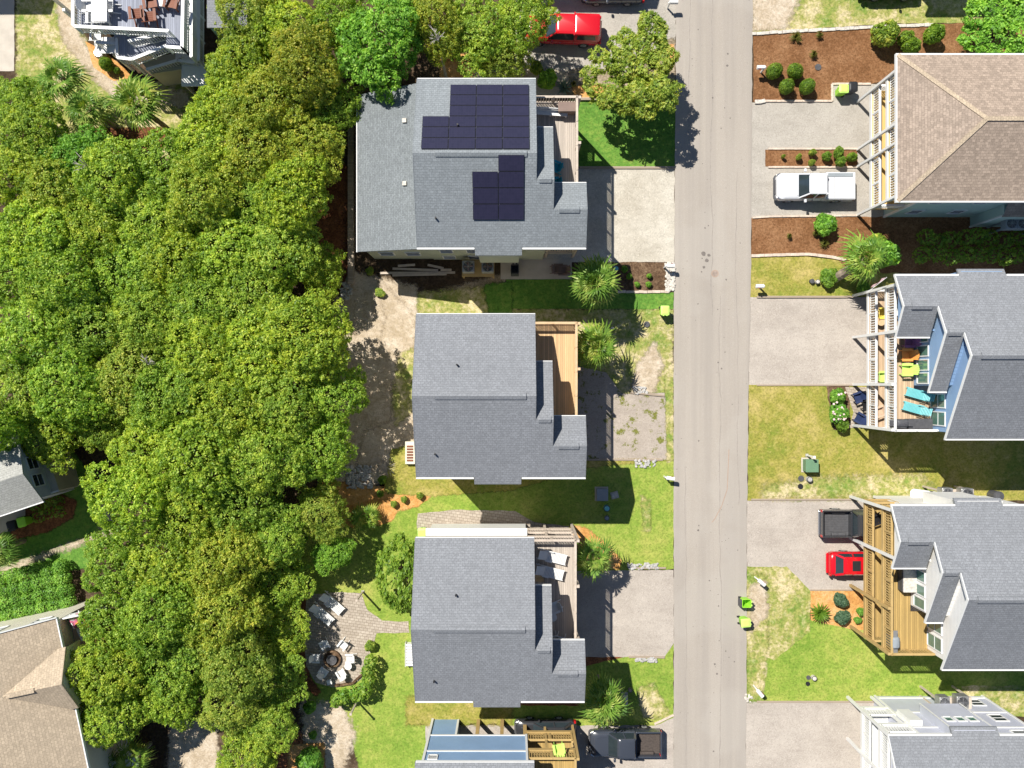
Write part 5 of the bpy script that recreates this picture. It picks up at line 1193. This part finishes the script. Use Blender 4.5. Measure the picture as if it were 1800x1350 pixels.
    g = MB().loft([rring(cab0, cab1, hw-.08, .22, .12, zh-.02, nose=.1), rring(cab0+wr, cab1-wf, rw, .18, .12, zroof-.06, nose=.05)]); g.build('glazing', M['glass'], t, True)
    m = MB().loft([rring(cab0+wr-.04, cab1-wf+.04, rw+.035, .2, .14, zroof-.08, nose=.05), rring(cab0+wr, cab1-wf-.02, rw+.01, .2, .14, zroof-.02, nose=.05), rring(cab0+wr+.14, cab1-wf-.16, rw-.14, .2, .14, zroof+.02, nose=.04)]); m.build('roof', P, t, True)
    if kind == 'hatch': MB().box((cab0+wr+.55,-.36,zroof+.018),(cab1-wf-.35,.36,zroof+.03)).build('sunroof', M['black'], t, bevel=.01)
    m = MB()
    for s in (-1,1):
        for q in (((cab1-.06,s*(hw-.13),zh),(cab1-wf,s*(rw-.03),zroof-.06),.09),((cab0+.05,s*(hw-.12),zh),(cab0+wr,s*(rw-.03),zroof-.06),.14),(((cab0+cab1)/2-.1,s*(hw-.07),zh),((cab0+cab1)/2-.2,s*(rw+.01),zroof-.06),.08)): MB().beam(*q).build('pillar', P, t)
    for s in (-1,1): 
        MB().ob((cab1-.45,s*(hw+.12),zh+.1),(.16,.24,.18)).build('mirror', P, t, bevel=.04)
        MB().box((cab1-1.1,s*(hw-.02),zh-.3),(cab1-.95,s*(hw+.015),zh-.26)).build('door_handle', M['chrome'], t)
    for s in (-1,1):
        for xx in (cab1-.35, (cab0+cab1)/2-.1, cab0+.25): MB().box((xx-.012,s*(hw-.03),zb+.1),(xx+.012,s*(hw+.004),zh-.12)).build('door_seam', M['black'], t)
    MB().box((cab1+.02,-hw+.25,zh+.005),(cab1+.07,hw-.25,zh+.03)).build('cowl', M['black'], t)
    MB().cyl((cab1-.02,-.5,zh+.03),(cab1-.12,.1,zh+.06),.014,.014,5).build('wiper', M['black'], t)
    if roofrack:
        for k in range(5): pass
    w = .27; rr_ = .39 if (pick or kind == 'suv') else .32
    wheels(t, (x0+1.15, x1-.95), hw+.005+wheel_out, rr_, w, 'steel' if paint in ('gpaint','bpaint') else 'chrome')
    if kind == 'suv' :
        m = MB(); m.loft([rring(x0+.05,-.72,hw-.03,.1,.12,zh-.02), rring(x0+.14,-.76,hw-.2,.1,.12,zroof+.0), rring(x0+.3,-.9,hw-.35,.1,.12,zroof+.05)]); m.build('cargo_cap', P, t, True)
        for s in (-1,1):
            m = MB(); m.add([(x0+.35,s*(hw-.052),zh+.12),(-.95,s*(hw-.052),zh+.12),(-1.0,s*(hw-.155),zroof-.14),(x0+.42,s*(hw-.155),zroof-.14)],[(0,1,2,3)]); m.build('side_window', M['glass'], t)
        m = MB(); m.add([(x0+.055,-.7,zh+.1),(x0+.055,.7,zh+.1),(x0+.115,.62,zroof-.15),(x0+.115,-.62,zroof-.15)],[(0,1,2,3)]); m.build('rear_window', M['glass'], t)
        MB().box((-.8,-hw+.14,zroof-.1),(-.7,hw-.14,zroof+.06)).build('cap_edge', M['red'], t)
    return t
def VP(px, py): p = W(px, py, 1.1); return (p.x, p.y, .03)
vehicle('white pickup parked on gravel between mulch beds at right', VP(1435,327), R(180), 'wpaint', 'pickup', 'pickup truck', 5.45, .96, 'pickup_truck', 'wpaint', cover='wpaint')
vehicle('charcoal pickup with empty bed half under the ochre deck', VP(1514,921), 0, 'bpaint', 'pickup', 'pickup truck', 5.5, .97, 'pickup_truck')
vehicle('slate grey pickup with big wheels parked by road at bottom', VP(1101,1309), R(180), 'gpaint', 'pickup', 'pickup truck', 5.0, .92, 'pickup_truck', 'rope', wheel_out=.06)
vehicle('red hatchback car half under the ochre deck', VP(1512,993), R(180)*0+0, 'red', 'hatch', 'car', 4.1, .84)
vehicle('red truck with matching cargo cap parked under oak at top', VP(990,49), R(178), 'red', 'suv', 'truck', 5.3, .94, 'capped_truck')
vehicle('black car under the ochre deck at the bottom', VP(960,1290), R(180), 'bpaint', 'hatch', 'car', 4.2, .82)
vehicle('silver grey car cut off by the top edge', VP(1080,-22), R(180), 'gpaint', 'hatch', 'car', 4.3, .86)
vehicle('dark car whose wheel just shows at the top right', VP(1570,-30), 0, 'bpaint', 'hatch', 'car', 4.2, .84)
# ================= YARD AND DECK OBJECTS =================
def bin_(label, px, py, rz=0, mat='lime', lid='limepale', open_=False, z=0.03, group='wheeled rubbish bins'):
    p = W(px, py, 1.0+z); t = empty('wheeled_bin', (p.x, p.y, z), R(rz), label, 'rubbish bin', group)
    m = MB(); a = rring(-.24,.24,.22,.05,.05,.05,3); b = rring(-.33,.31,.29,.06,.06,1.0,3)
    m.loft([a,b], cap=False); m.add(a, [tuple(range(len(a)))]); ib = [(x*.9,y*.9,1.0) for x,y,z_ in b]; ia = [(x*.9,y*.9,.12) for x,y,z_ in a]; m.loft([ib, ia], cap=False); m.add(ia, [tuple(range(len(ia)))]); m.loft([b, ib], cap=False)
    m.build('body', M[mat], t)
    l = MB()
    if open_: l.ob((-.42,0,.72),(.05,.56,.6),0,0,.12)
    else: l.loft([rring(-.36,.34,.31,.08,.08,1.003,3), rring(-.34,.33,.30,.08,.08,1.05,3), rring(-.2,.2,.2,.08,.08,1.09,3)])
    l.build('lid', M['grille' if open_ else lid], t)
    for s in (-.12,.12): MB().ob((.33,s,1.02),(.08,.1,.05)).build('lid_catch', M[lid], t)
    MB().cyl((-.37,-.25,.98),(-.37,.25,.98),.025,.025,6).build('handle', M['black'], t)
    for s in (-1,1): MB().cyl((-.27,s*.2,.1),(-.27,s*.27,.1),.11,.11,12).build('wheel', M['black'], t)
    return t
bin_('closed lime bin on grass at left edge of road, opposite golden lawn', 1169, 546, -90)
bin_('open lime bin with nothing inside on right edge of road, upper of pair', 1313, 1061, 0, open_=True)
bin_('closed lime bin on right edge of road, lower of pair', 1311, 1095, 5)
bin_('lime bin next to black lidded bin in bay beside mulch bed', 1483, 156, 180)
bin_('black lidded bin next to lime bin in bay beside mulch bed', 1500, 153, -90, 'grille', 'black')
bin_('lime bin against top left corner of house with sun loungers', 742, 937, 90)
bin_('lime bin on the cottage porch at left edge', 38, 918, -75, 'lime', 'lime')
bin_('black bin in front of the porch lime bin at the cottage', 20, 925, -75, 'black', 'black')
bin_('black bin on concrete beside air conditioners of solar panel house', 905, 472, 90, 'grille', 'black', True)
def mailbox(label, px, py, rz, n=1, h=1.05):
    p = W(px, py, h); t = empty('mailbox', (p.x, p.y, 0), R(rz), label, 'mailbox', 'roadside mailboxes')
    MB().box((-.05,-.05,0),(.05,.05,h-.1)).build('post', M['white'], t, bevel=.01)
    MB().box((-.1,-.04,h-.22),(.55,.04,h-.14)).build('arm', M['white'], t)
    m = MB(); m.prof([(-.14,h-.12),(.14,h-.12),(.14,h),(.1,h+.08),(0,h+.11),(-.1,h+.08),(-.14,h)], .0, .56); m.build('box', M['white'], t, bevel=.008)
    MB().box((.3,.143,h-.02),(.42,.155,h+.1)).build('flag', M['taillight'], t)
    MB().ball((0,0,h+.02),(.08,.08,.06),8,6).build('cap', M['white'], t)
    return t
mailbox('white mailbox over the white stones beside brown mulch bed', 1172, 467, 0); mailbox('white mailbox at grass verge left of road, below weedy drive', 1172, 840, -8)
mailbox('white mailbox beside golden lawn right of road', 1343, 503, 180); mailbox('white mailbox near clipped ball shrubs in mulch bed', 1345, 118, 180)
mailbox('white mailbox across from the paired lime bins, upper right verge', 1334, 1020, -40); mailbox('white mailbox at right verge just above lower right drive', 1332, 1214, -50); mailbox('mailbox at left of road at the very top', 1178, 3, 0)
def util(label, px, py, sz, mat, lidm, rz=0):
    p = W(px, py, sz[2]); t = empty('utility_cabinet', (p.x,p.y,0), R(rz), label, 'utility box')
    MB().box((-sz[0]/2,-sz[1]/2,0),(sz[0]/2,sz[1]/2,sz[2]*.9)).build('cabinet', M[mat], t, bevel=.02)
    MB().box((-sz[0]/2-.03,-sz[1]/2-.03,sz[2]*.9+.002),(sz[0]/2+.03,sz[1]/2+.03,sz[2])).build('lid', M[lidm], t, bevel=.02)
    MB().box((-sz[0]/2-.1,-sz[1]/2-.1,0),(sz[0]/2+.1,sz[1]/2+.1,.06)).build('pad', M['concrete'], t)
    MB().box((.0,-sz[1]/2-.05,.3),(.1,-sz[1]/2-.0,.42)).build('lock', M['steel'], t); return t
util('green transformer box on the golden lawn', 1428, 819, (.85,.85,.8), 'green_box', 'green_box'); util('grey green transformer box in shadow below middle house', 1059, 870, (.75,.8,.7), 'grey_box', 'grey_box')
util('small pale box beside the dense palm at lower centre', 1099, 1231, (.3,.6,.5), 'grey_box', 'stone_white'); util('small white box in shadow right of the grey transformer box', 1081, 871, (.35,.3,.25), 'stone_white', 'stone_white', 15)
def lidc(label, px, py, r, h, mat, cat='utility lid'):
    p = W(px,py,h); o = empty('valve_cover', (p.x,p.y,0), 0, label, cat); MB().lathe((0,0,0),[(r,0),(r,h*.8),(r*.8,h),(.01,h*1.05)],16).build('drum', M[mat], o); MB().lathe((0,0,h*.9),[(r*1.05,0),(r*1.05,.03)],16).build('rim', M['grille'] if mat != 'black' else M['black'], o); return o
lidc('round teal utility drum in shadow below the grey transformer box',1067,894,.22,.4,'teal'); lidc('small grey utility stub below the round teal drum',1067,911,.17,.3,'grey_box'); 
lidc('pale round utility lid left of pair below green transformer box',1408,841,.2,.08,'steel'); lidc('grey utility stub right of pair below green transformer box',1424,843,.19,.4,'stone'); lidc('dark flat utility lid below green transformer box',1407,855,.18,.06,'black')
lidc('pale utility stub on lawn above lower right drive',1432,1193,.17,.35,'stone_white'); lidc('reddish flat utility lid on lawn above lower right drive',1421,1191,.15,.06,'rust'); lidc('dark flat utility lid on lawn above lower right drive',1420,1202,.15,.06,'black')
lidc('white oblong hatch lid on dry lawn below lime bin',1137,570,.2,.1,'stone_white'); lidc('pale flat stone disc in the long mulch bed',1438,118,.22,.05,'stone_white'); lidc('white round utility stub by the shaded hatch in dry lawn',1076,577,.14,.3,'stone_white')
lidc('brown ball like stub beside small pale box by palm',1108,1214,.14,.3,'rust'); lidc('dark garden lamp stub left of small dark shrub on golden lawn',1428,494,.16,.3,'grille'); lidc('white bucket beside the small dark shrub on golden lawn',1438,495,.15,.35,'stone_white')
lidc('turquoise hose pot at foot of the dense round palm',1083,472,.2,.4,'teal')
for px, py, h, lab in ((1418,800,1.5,'white marker post above the green transformer box'),(638,1040,2.4,'wooden lamp post with long shadow at top right of patio'),(628,1232,2.4,'wooden lamp post with long shadow below the patio hedge'),(545,1040,1.6,'weathered wooden post at top left of patio')):
    p = W(px,py,0); t = empty('garden_post', p, 0, lab, 'post'); mt = M['white'] if 'white' in lab else M['wood_rail']
    MB().box((-.05,-.05,0),(.05,.05,h)).build('post', mt, t); MB().box((-.08,-.08,h),(.08,.08,h+.06)).build('cap', mt, t); MB().box((-.1,-.1,0),(.1,.1,.08)).build('foot', M['stone'], t)
def ac(label, px, py, z=1.2, r=.42, mat='steel'):
    p = W(px,py,z+.8); t = empty('air_conditioner', (p.x,p.y,z), 0, label, 'air conditioner', 'outdoor air conditioning units')
    MB().box((-r,-r,0),(r,r,.72)).build('casing', M[mat], t, bevel=.06)
    m = MB()
    for rr_ in (.95,.75,.55,.35,.15):
        pts = [(r*rr_*math.cos(a*.3927), r*rr_*math.sin(a*.3927), .75) for a in range(17)]; m.tube(pts, .012, 4)
    for a in range(8): m.cyl((0,0,.76),(math.cos(a*.785)*r*.95,math.sin(a*.785)*r*.95,.76),.01,.01,4)
    m.build('grille', M['chrome'], t); MB().cyl((0,0,.7),(0,0,.735),r*.85,r*.85,20).build('fan_well', M['black'], t)
    m = MB()
    for a in range(4): m.ob((math.cos(a*1.571)*r*.4,math.sin(a*1.571)*r*.4,.742),(r*.6,r*.28,.01),a*1.571,.25)
    m.build('fan_blade', M['rustwood'] if z < 1.5 else M['grille'], t); return t
def platform(label, px0, px1, z, mat):
    a = W(px0[0],px0[1],z); b = W(px1[0],px1[1],z); c = (a+b)/2; t = empty('equipment_platform', (c.x,c.y,0), 0, label, 'platform'); sx, sy = abs(b.x-a.x)/2, abs(b.y-a.y)/2
    MB().box((-sx,-sy,z-.12),(sx,sy,z-.003)).build('deck', M[mat], t)
    for x in (-1,1):
        for y in (-1,1): MB().box((x*(sx-.08)-.06,y*(sy-.08)-.06,0),(x*(sx-.08)+.06,y*(sy-.08)+.06,z-.12)).build('leg', M[mat], t)
platform('wooden platform under the air conditioners of solar panel house', (812,456), (869,486), 1.2, 'ochre_paint'); ac('left air conditioner below the solar panel house', 823, 468); ac('right air conditioner below the solar panel house', 857, 468)
platform('wooden platform beside top wall of white house with ochre decks', (1650,860), (1712,882), 2.4, 'wood_rail'); ac('left air conditioner at top wall of white house', 1667, 868, 2.4, .38); ac('right air conditioner at top wall of white house', 1702, 870, 2.4, .42)
platform('platform with two air conditioners in lower right corner', (1645,1226), (1708,1248), 2.4, 'wood_rail'); ac('left air conditioner above the lower right house', 1662, 1236, 2.4, .36); ac('right air conditioner above the lower right house', 1694, 1236, 2.4, .42)
platform('platform at right edge below green house', (1762,388), (1830,404), 2.0, 'grey_box'); ac('left air conditioner below the green house at right edge', 1780, 392, 2.0, .38, 'grey_box'); ac('right air conditioner below the green house at right edge', 1800, 392, 2.0, .38, 'grey_box')
ac('small air conditioner left of the top left stairs', 172, 91, 0.0, .3, 'stone_white')
# lumber beside the solar house
LB = empty('lumber_pile', W(725,478), 0, 'loose pile of long boards on ground below solar panel house', 'lumber')
for k, (x0_, y0_, x1_, y1_) in enumerate(((690,472,770,475),(668,480,800,479),(690,484,785,482),(752,466,780,472),(700,468,730,466),(775,475,794,475))):
    a = W(x0_,y0_,.1)-LB.location; b = W(x1_,y1_,.1)-LB.location; a.z = b.z = .07+.05*k; MB().beam(a, b, .16, .05).build('board', M['wood_rail'], LB)
# furniture prototypes
def lounger(label, loc, rz, mat='white', group='sun loungers'):
    t = empty('sun_lounger', loc, rz, label, 'sun lounger', group); m = MB(); f = MB()
    for k in range(13): m.box((-.95+k*.095,-.3,.34),(-.95+k*.095+.075,.3,.37))
    m.build('seat', M[mat], t); b = MB()
    for k in range(8):
        x = .32+k*.075; z = .37+k*.055; b.ob((x,0,z),(.07,.58,.03),0,0,-.62)
    b.build('backrest', M[mat], t)
    f.box((-1.0,-.34,.28),(.95,-.29,.36)); f.box((-1.0,.29,.28),(.95,.34,.36)); f.build('frame', M[mat], t)
    for x in (-.85,.75):
        for y in (-.3,.3): MB().box((x-.035,y-.03,0),(x+.035,y+.03,.3)).build('leg', M[mat], t)
    for s in (-1,1): MB().box((-.05,s*.33-.03,.52),(.4,s*.33+.03,.56)).build('armrest', M[mat], t)
    return t
def chair(label, loc, rz, mat='white', group=None, sc=1.0, tall=True):
    t = empty('adirondack_chair' if tall else 'garden_chair', loc, rz, label, 'chair', group); m = MB()
    for k in range(5): m.ob((-.05+k*.1,0,.30+k*.025),(.098,.54,.03),0,0,-.18)
    m.build('seat', M[mat], t); b = MB()
    for k in range(6):
        y = -.24+k*.096; h = .78-.9*(y*y)*1.6; b.beam((-.08,y*.9,.28),(-.08-h*.38,y*1.12,.28+h*.85),.096,.03)
    b.build('backrest', M[mat], t)
    for s in (-1,1): MB().ob((.14,s*.31,.56),(.66,.15,.03)).build('armrest', M[mat], t); 
    for s in (-1,1):
        MB().box((.36,s*.27-.02,0),(.43,s*.27+.02,.55)).build('leg', M[mat], t); MB().beam((.4,s*.25,.28),(-.45,s*.25,.02),.04,.09).build('leg', M[mat], t)
    t.scale = (sc,sc,sc); return t
def rtable(label, loc, r, h, mat='white', name='round_table'):
    t = empty(name, loc, 0, label, 'table'); MB().cyl((0,0,h-.04),(0,0,h),r,r,24).build('tabletop', M[mat], t)
    for a in (.5,2.1,3.7,5.2): MB().beam((math.cos(a)*r*.6,math.sin(a)*r*.6,h-.04),(math.cos(a)*r*.75,math.sin(a)*r*.75,0),.05).build('leg', M[mat], t)
    return t
GP = 'white chairs round the fire pit'
fp = W(585,1157,.3)
for k, (x, y, a, lab) in enumerate(((570,1132,300,'white patio chair at upper left of the fire pit'),(604,1132,235,'white patio chair at upper right of the fire pit'),(553,1157,0,'white patio chair left of the fire pit'),(617,1157,180,'white patio chair right of the fire pit, beside round table'),(567,1183,45,'white patio chair at lower left of the fire pit'),(601,1186,110,'white patio chair at lower right of the fire pit'))):
    p = W(x,y,.4); ang = math.atan2(fp.y-p.y, fp.x-p.x); chair(lab, (p.x,p.y,.035), ang, 'white', GP, .84)
p = W(612,1171,.5); rtable('small round white table between two chairs by fire pit', (p.x,p.y,.035), .26, .5)
p = W(579,1199,.4); o = empty('side_stool', (p.x,p.y,.035), .3, 'small white stool at bottom of fire pit patio', 'stool'); MB().box((-.17,-.17,.38),(.17,.17,.42)).build('seat', M['white'], o)
for s in ((-1,-1),(-1,1),(1,-1),(1,1)): MB().box((s[0]*.13-.02,s[1]*.13-.02,0),(s[0]*.13+.02,s[1]*.13+.02,.38)).build('leg', M['white'], o)
o = empty('fire_pit', W(585,1157,0)+Vector((0,0,.035)), 0, 'round dark fire pit at centre of the white chair ring', 'fire pit')
MB().lathe((0,0,0),[(.62,0),(.62,.22),(.5,.25),(.46,.1),(.01,.08)],24).build('stone_ring', M['mulch_dark'], o)
MB().lathe((0,0,.08),[(.22,0),(.34,.28),(.37,.3),(.32,.26),(.18,.06),(.01,.04)],20).build('bowl', M['grille'], o); MB().cyl((0,0,.1),(0,0,.16),.17,.15,12).build('ash', M['grille'], o)
p = W(565,1079,.4); lounger('white sun lounger on patio, lower left of the pair', (p.x,p.y,.035), R(138)); p = W(583,1060,.4); lounger('white sun lounger on patio, upper right of the pair', (p.x,p.y,.035), R(138))
zd = 5.15
def D(px, py, z=zd, h=.4): p = W(px, py, z+h); return (p.x, p.y, z+.003)
lounger('upper white sun lounger on weathered deck', D(970,979), R(166)); lounger('lower white sun lounger on weathered deck', D(965,1006), R(166))
chair('white chair on weathered deck beside roof, below the sun loungers', D(977,1067), R(200), 'white', tall=False); rtable('small round white table below the white chair on weathered deck', D(972,1085), .26, .5)
chair('left of the white chairs half hidden under roof on weathered deck', D(972,1124), R(-80), 'white'); chair('right of the white chairs half hidden under roof on weathered deck', D(985,1126), R(-110), 'white')
chair('upper teal chair on the deck of the solar panel house', D(978,294), R(160), 'tealdark'); chair('lower teal chair on the deck of the solar panel house', D(977,322), R(180), 'tealdark')
p = W(997,187,zd+.9); o = empty('storage_box', (p.x,p.y,zd+.003), 0, 'brown storage box in top corner of solar house deck', 'box')
MB().box((-.55,-.28,0),(.55,.28,.8)).build('chest', M['box_brown'], o, bevel=.02); MB().box((-.58,-.31,.803),(.58,.31,.88)).build('lid', M['box_brown'], o, bevel=.02)
p = D(968,198,zd,.4); o = empty('wall_bench', p, R(-4), 'pale bench against railing in top corner of solar house deck', 'bench'); MB().box((-1.1,-.18,.38),(1.1,.18,.43)).build('seat', M['white'], o)
MB().box((-1.1,.16,.5),(1.1,.2,.8)).build('backrest', M['white'], o)
for x in (-1,0,1): MB().box((x-.04,-.15,0),(x+.04,.15,.38)).build('leg', M['white'], o)
MB()
lounger('upper turquoise sun lounger on deck of blue house', D(1617,694), R(-16), 'teal').scale = (.92,.84,1); lounger('lower turquoise sun lounger on deck of blue house', D(1612,719), R(-16), 'teal').scale = (.92,.84,1)
chair('orange chair on deck of blue house', D(1597,624), R(180), 'orange', sc=1.08); chair('lime green chair on deck of blue house beside windows', D(1597,650), R(180), 'limepale', sc=1.08)
chair('purple draped chair tucked under the small roof of blue house', D(1602,600), R(180), 'purple', sc=1.1)
chair('yellow chair between the white railings, upper one on blue house', D(1549,551,2.35), R(0), 'yellow'); chair('lime chair between the white railings, lower one on blue house', D(1549,662,2.35), R(0), 'limepale')
rtable('small wood table between white railings below the yellow chair', D(1548,565,2.35), .3, .5, 'tan_rail'); chair('tan folding chair between white railings near lower end of blue house', D(1549,722,2.35), R(200), 'flesh', tall=False); chair('pale chair just under top roof corner of blue house', D(1577,545), R(0), 'white', tall=False)
def grill(label, loc, rz, body='grille', cover=None):
    t = empty('barbecue_grill', loc, rz, label, 'barbecue'); m = MB().loft([rring(-.38,.38,.26,.1,.1,.8), rring(-.38,.38,.26,.1,.1,.95), rring(-.34,.34,.2,.1,.1,1.1), rring(-.28,.28,.08,.05,.05,1.16)]); m.build('hood', M[body], t, True)
    MB().box((-.36,-.24,.1),(.36,.24,.78)).build('cart', M['grille'], t, bevel=.02)
    for s in (-1,1): MB().box((s*.4,-.2,.84),(s*.75,.2,.88)).build('side_shelf', M['steel' if body != 'grille' else 'grille'], t)
    MB().cyl((-.3,-.3,.95),(.3,-.3,.95),.02,.02,6).build('handle', M['chrome'], t)
    for x in (-.3,.3): MB().cyl((x,-.26,.08),(x,-.2,.08),.08,.08,10).build('wheel', M['black'], t)
    return t
grill('blue grey barbecue grill in lower corner of the ochre deck', D(1574,1130,zd,1), R(90), 'grey_box'); grill('covered black grill at lower end of blue house deck', D(1586,744,zd,1), 0, 'grille')
p = W(1620,745,zd+.8); o = empty('storage_box', (p.x,p.y,zd+.003), 0, 'long black storage box at lower end of blue house deck', 'box'); MB().box((-.75,-.3,0),(.75,.3,.62)).build('chest', M['grille'], o, bevel=.02); MB().box((-.78,-.33,.623),(.78,.33,.7)).build('lid', M['grille'], o, bevel=.02)
p = W(1602,1022,zd+.9); o = empty('hot_tub', (p.x,p.y,zd+.003), 0, 'covered grey hot tub beside windows on the ochre deck', 'hot tub'); MB().box((-.5,-.75,0),(.5,.75,.75)).build('tub', M['grille'], o, bevel=.08); MB().box((-.48,-.74,.753),(.48,.74,.86)).build('cover', M['stone_white'], o, bevel=.04)
chair('black folding chair between ochre railings above the pickup', D(1542,912,2.35), R(200), 'black', tall=False); chair('navy chair on the stone patio, upper one', (*W(1512,697,.5).xy,.035), R(200), 'navy'); chair('navy chair on the stone patio, lower one', (*W(1514,737,.5).xy,.035), R(150), 'navy')
chair('dark chair right of the upper navy chair on stone patio', (*W(1527,712,.5).xy,.035), R(180), 'black', tall=False)
chair('lime chair on ochre deck at bottom of photo', D(983,1319), R(100), 'limepale'); chair('brown patio chair on shaded concrete under the solar house', (*W(978,473,.5).xy,.03), R(0), 'box_brown'); chair('second brown patio chair on shaded concrete under solar house', (*W(993,475,.5).xy,.03), R(180), 'box_brown')
p = W(1665,1284,7.0)
# top left deck furniture
zi5 = 5.4
for k, (x, y, a) in enumerate(((265,2,-80),(303,2,-100),(242,29,95),(265,34,95))): chair(['left brown armchair at top edge of blue grey deck','right brown armchair at top edge of blue grey deck','left of the lower pair of brown armchairs on blue grey deck','right of the lower pair of brown armchairs on blue grey deck'][k], D(x,y,zi5), R(a), 'rustwood', 'brown armchairs on blue grey deck', 1.2)
rtable('small white table between the brown armchairs at top edge', D(284,4,zi5), .3, .5)
p = W(174,10,zi5+.75); o = empty('dining_table', (p.x,p.y,zi5+.003), 0, 'long white dining table on the blue grey deck', 'table'); MB().box((-.5,-1.0,.7),(.5,1.0,.75)).build('tabletop', M['white'], o)
for s in ((-1,-1),(-1,1),(1,-1),(1,1)): MB().box((s[0]*.42-.04,s[1]*.9-.04,0),(s[0]*.42+.04,s[1]*.9+.04,.7)).build('leg', M['white'], o)
for k, (x, y, a) in enumerate(((152,12,0),(195,12,180),(165,36,90),(182,36,90))): chair(['white chair left of the long dining table','white chair right of the long dining table','left white chair at foot of dining table','right white chair at foot of dining table'][k], D(x,y,zi5), R(a), 'white', 'white chairs round the dining table', 1.1)
p = W(168,66,3.2); chair('white chair with red cushion on the stair landing at top left', (p.x,p.y,2.7), R(90), 'white')
# K deck
p = W(140,1100,4.5); lounger('white sun lounger on the tan roofed house deck', (p.x,p.y,4.105), R(115)); p = W(133,1092,4.6); o = empty('towel', (p.x,p.y,4.62), .4, 'pink patterned towel beside the lounger on the small deck', 'towel')
m = MB(); n=6
vs = [((i/n-.5)*.7, (j/n-.5)*.9, .05*math.sin(i*2.1)*math.cos(j*1.7)) for i in range(n+1) for j in range(n+1)]; m.add(vs, [(i*(n+1)+j,(i+1)*(n+1)+j,(i+1)*(n+1)+j+1,i*(n+1)+j+1) for i in range(n) for j in range(n)]); m.build('cloth', M['pink'], o)
p = W(150,1095,4.5); chair('orange chair beside the lounger on the small deck', (p.x,p.y,4.105), R(220), 'orange', tall=False)
# flag on blue house deck
p = W(1530,512,6.0); o = empty('flag', (p.x,p.y,5.6), R(45), 'striped flag on a short pole at blue house corner post', 'flag'); MB().cyl((0,0,0),(1.2,0,.9),.02,.015,8).build('pole', M['white'], o)
m = MB(); 
for k in range(7): m.add([(.45+j*.1,.01+.05*math.sin(j),.3+j*.075-k*.08) for j in range(8)]+[(.45+j*.1,.01+.05*math.sin(j),.3+j*.075-k*.08-.078) for j in range(8)], [(j,j+1,j+9,j+8) for j in range(7)]) if k % 2 == 0 else None
m.build('red_stripe', M['pink'], o); m = MB()
for k in range(7): m.add([(.45+j*.1,.01+.05*math.sin(j),.3+j*.075-k*.08) for j in range(8)]+[(.45+j*.1,.01+.05*math.sin(j),.3+j*.075-k*.08-.078) for j in range(8)], [(j,j+1,j+9,j+8) for j in range(7)]) if k % 2 else None
m.build('white_stripe', M['white'], o)
# kayak, kettle grill and ladder items near white house
p = W(1632,872,1.0); o = MB().loft([rring(-1.0,1.0,.28,.25,.25,.0), rring(-1.15,1.15,.36,.3,.3,.18), rring(-.95,.95,.3,.25,.25,.3)]).build('upturned_boat', M['white'], None, True); o.location = (p.x,p.y,.5); o.rotation_euler = (0,0,R(-8)); tag(o, 'white upturned dinghy shape beside platform of white house', 'boat')
lidc('black kettle grill at top wall of white house near right edge',1757,873,.36,1.0,'grille','barbecue')
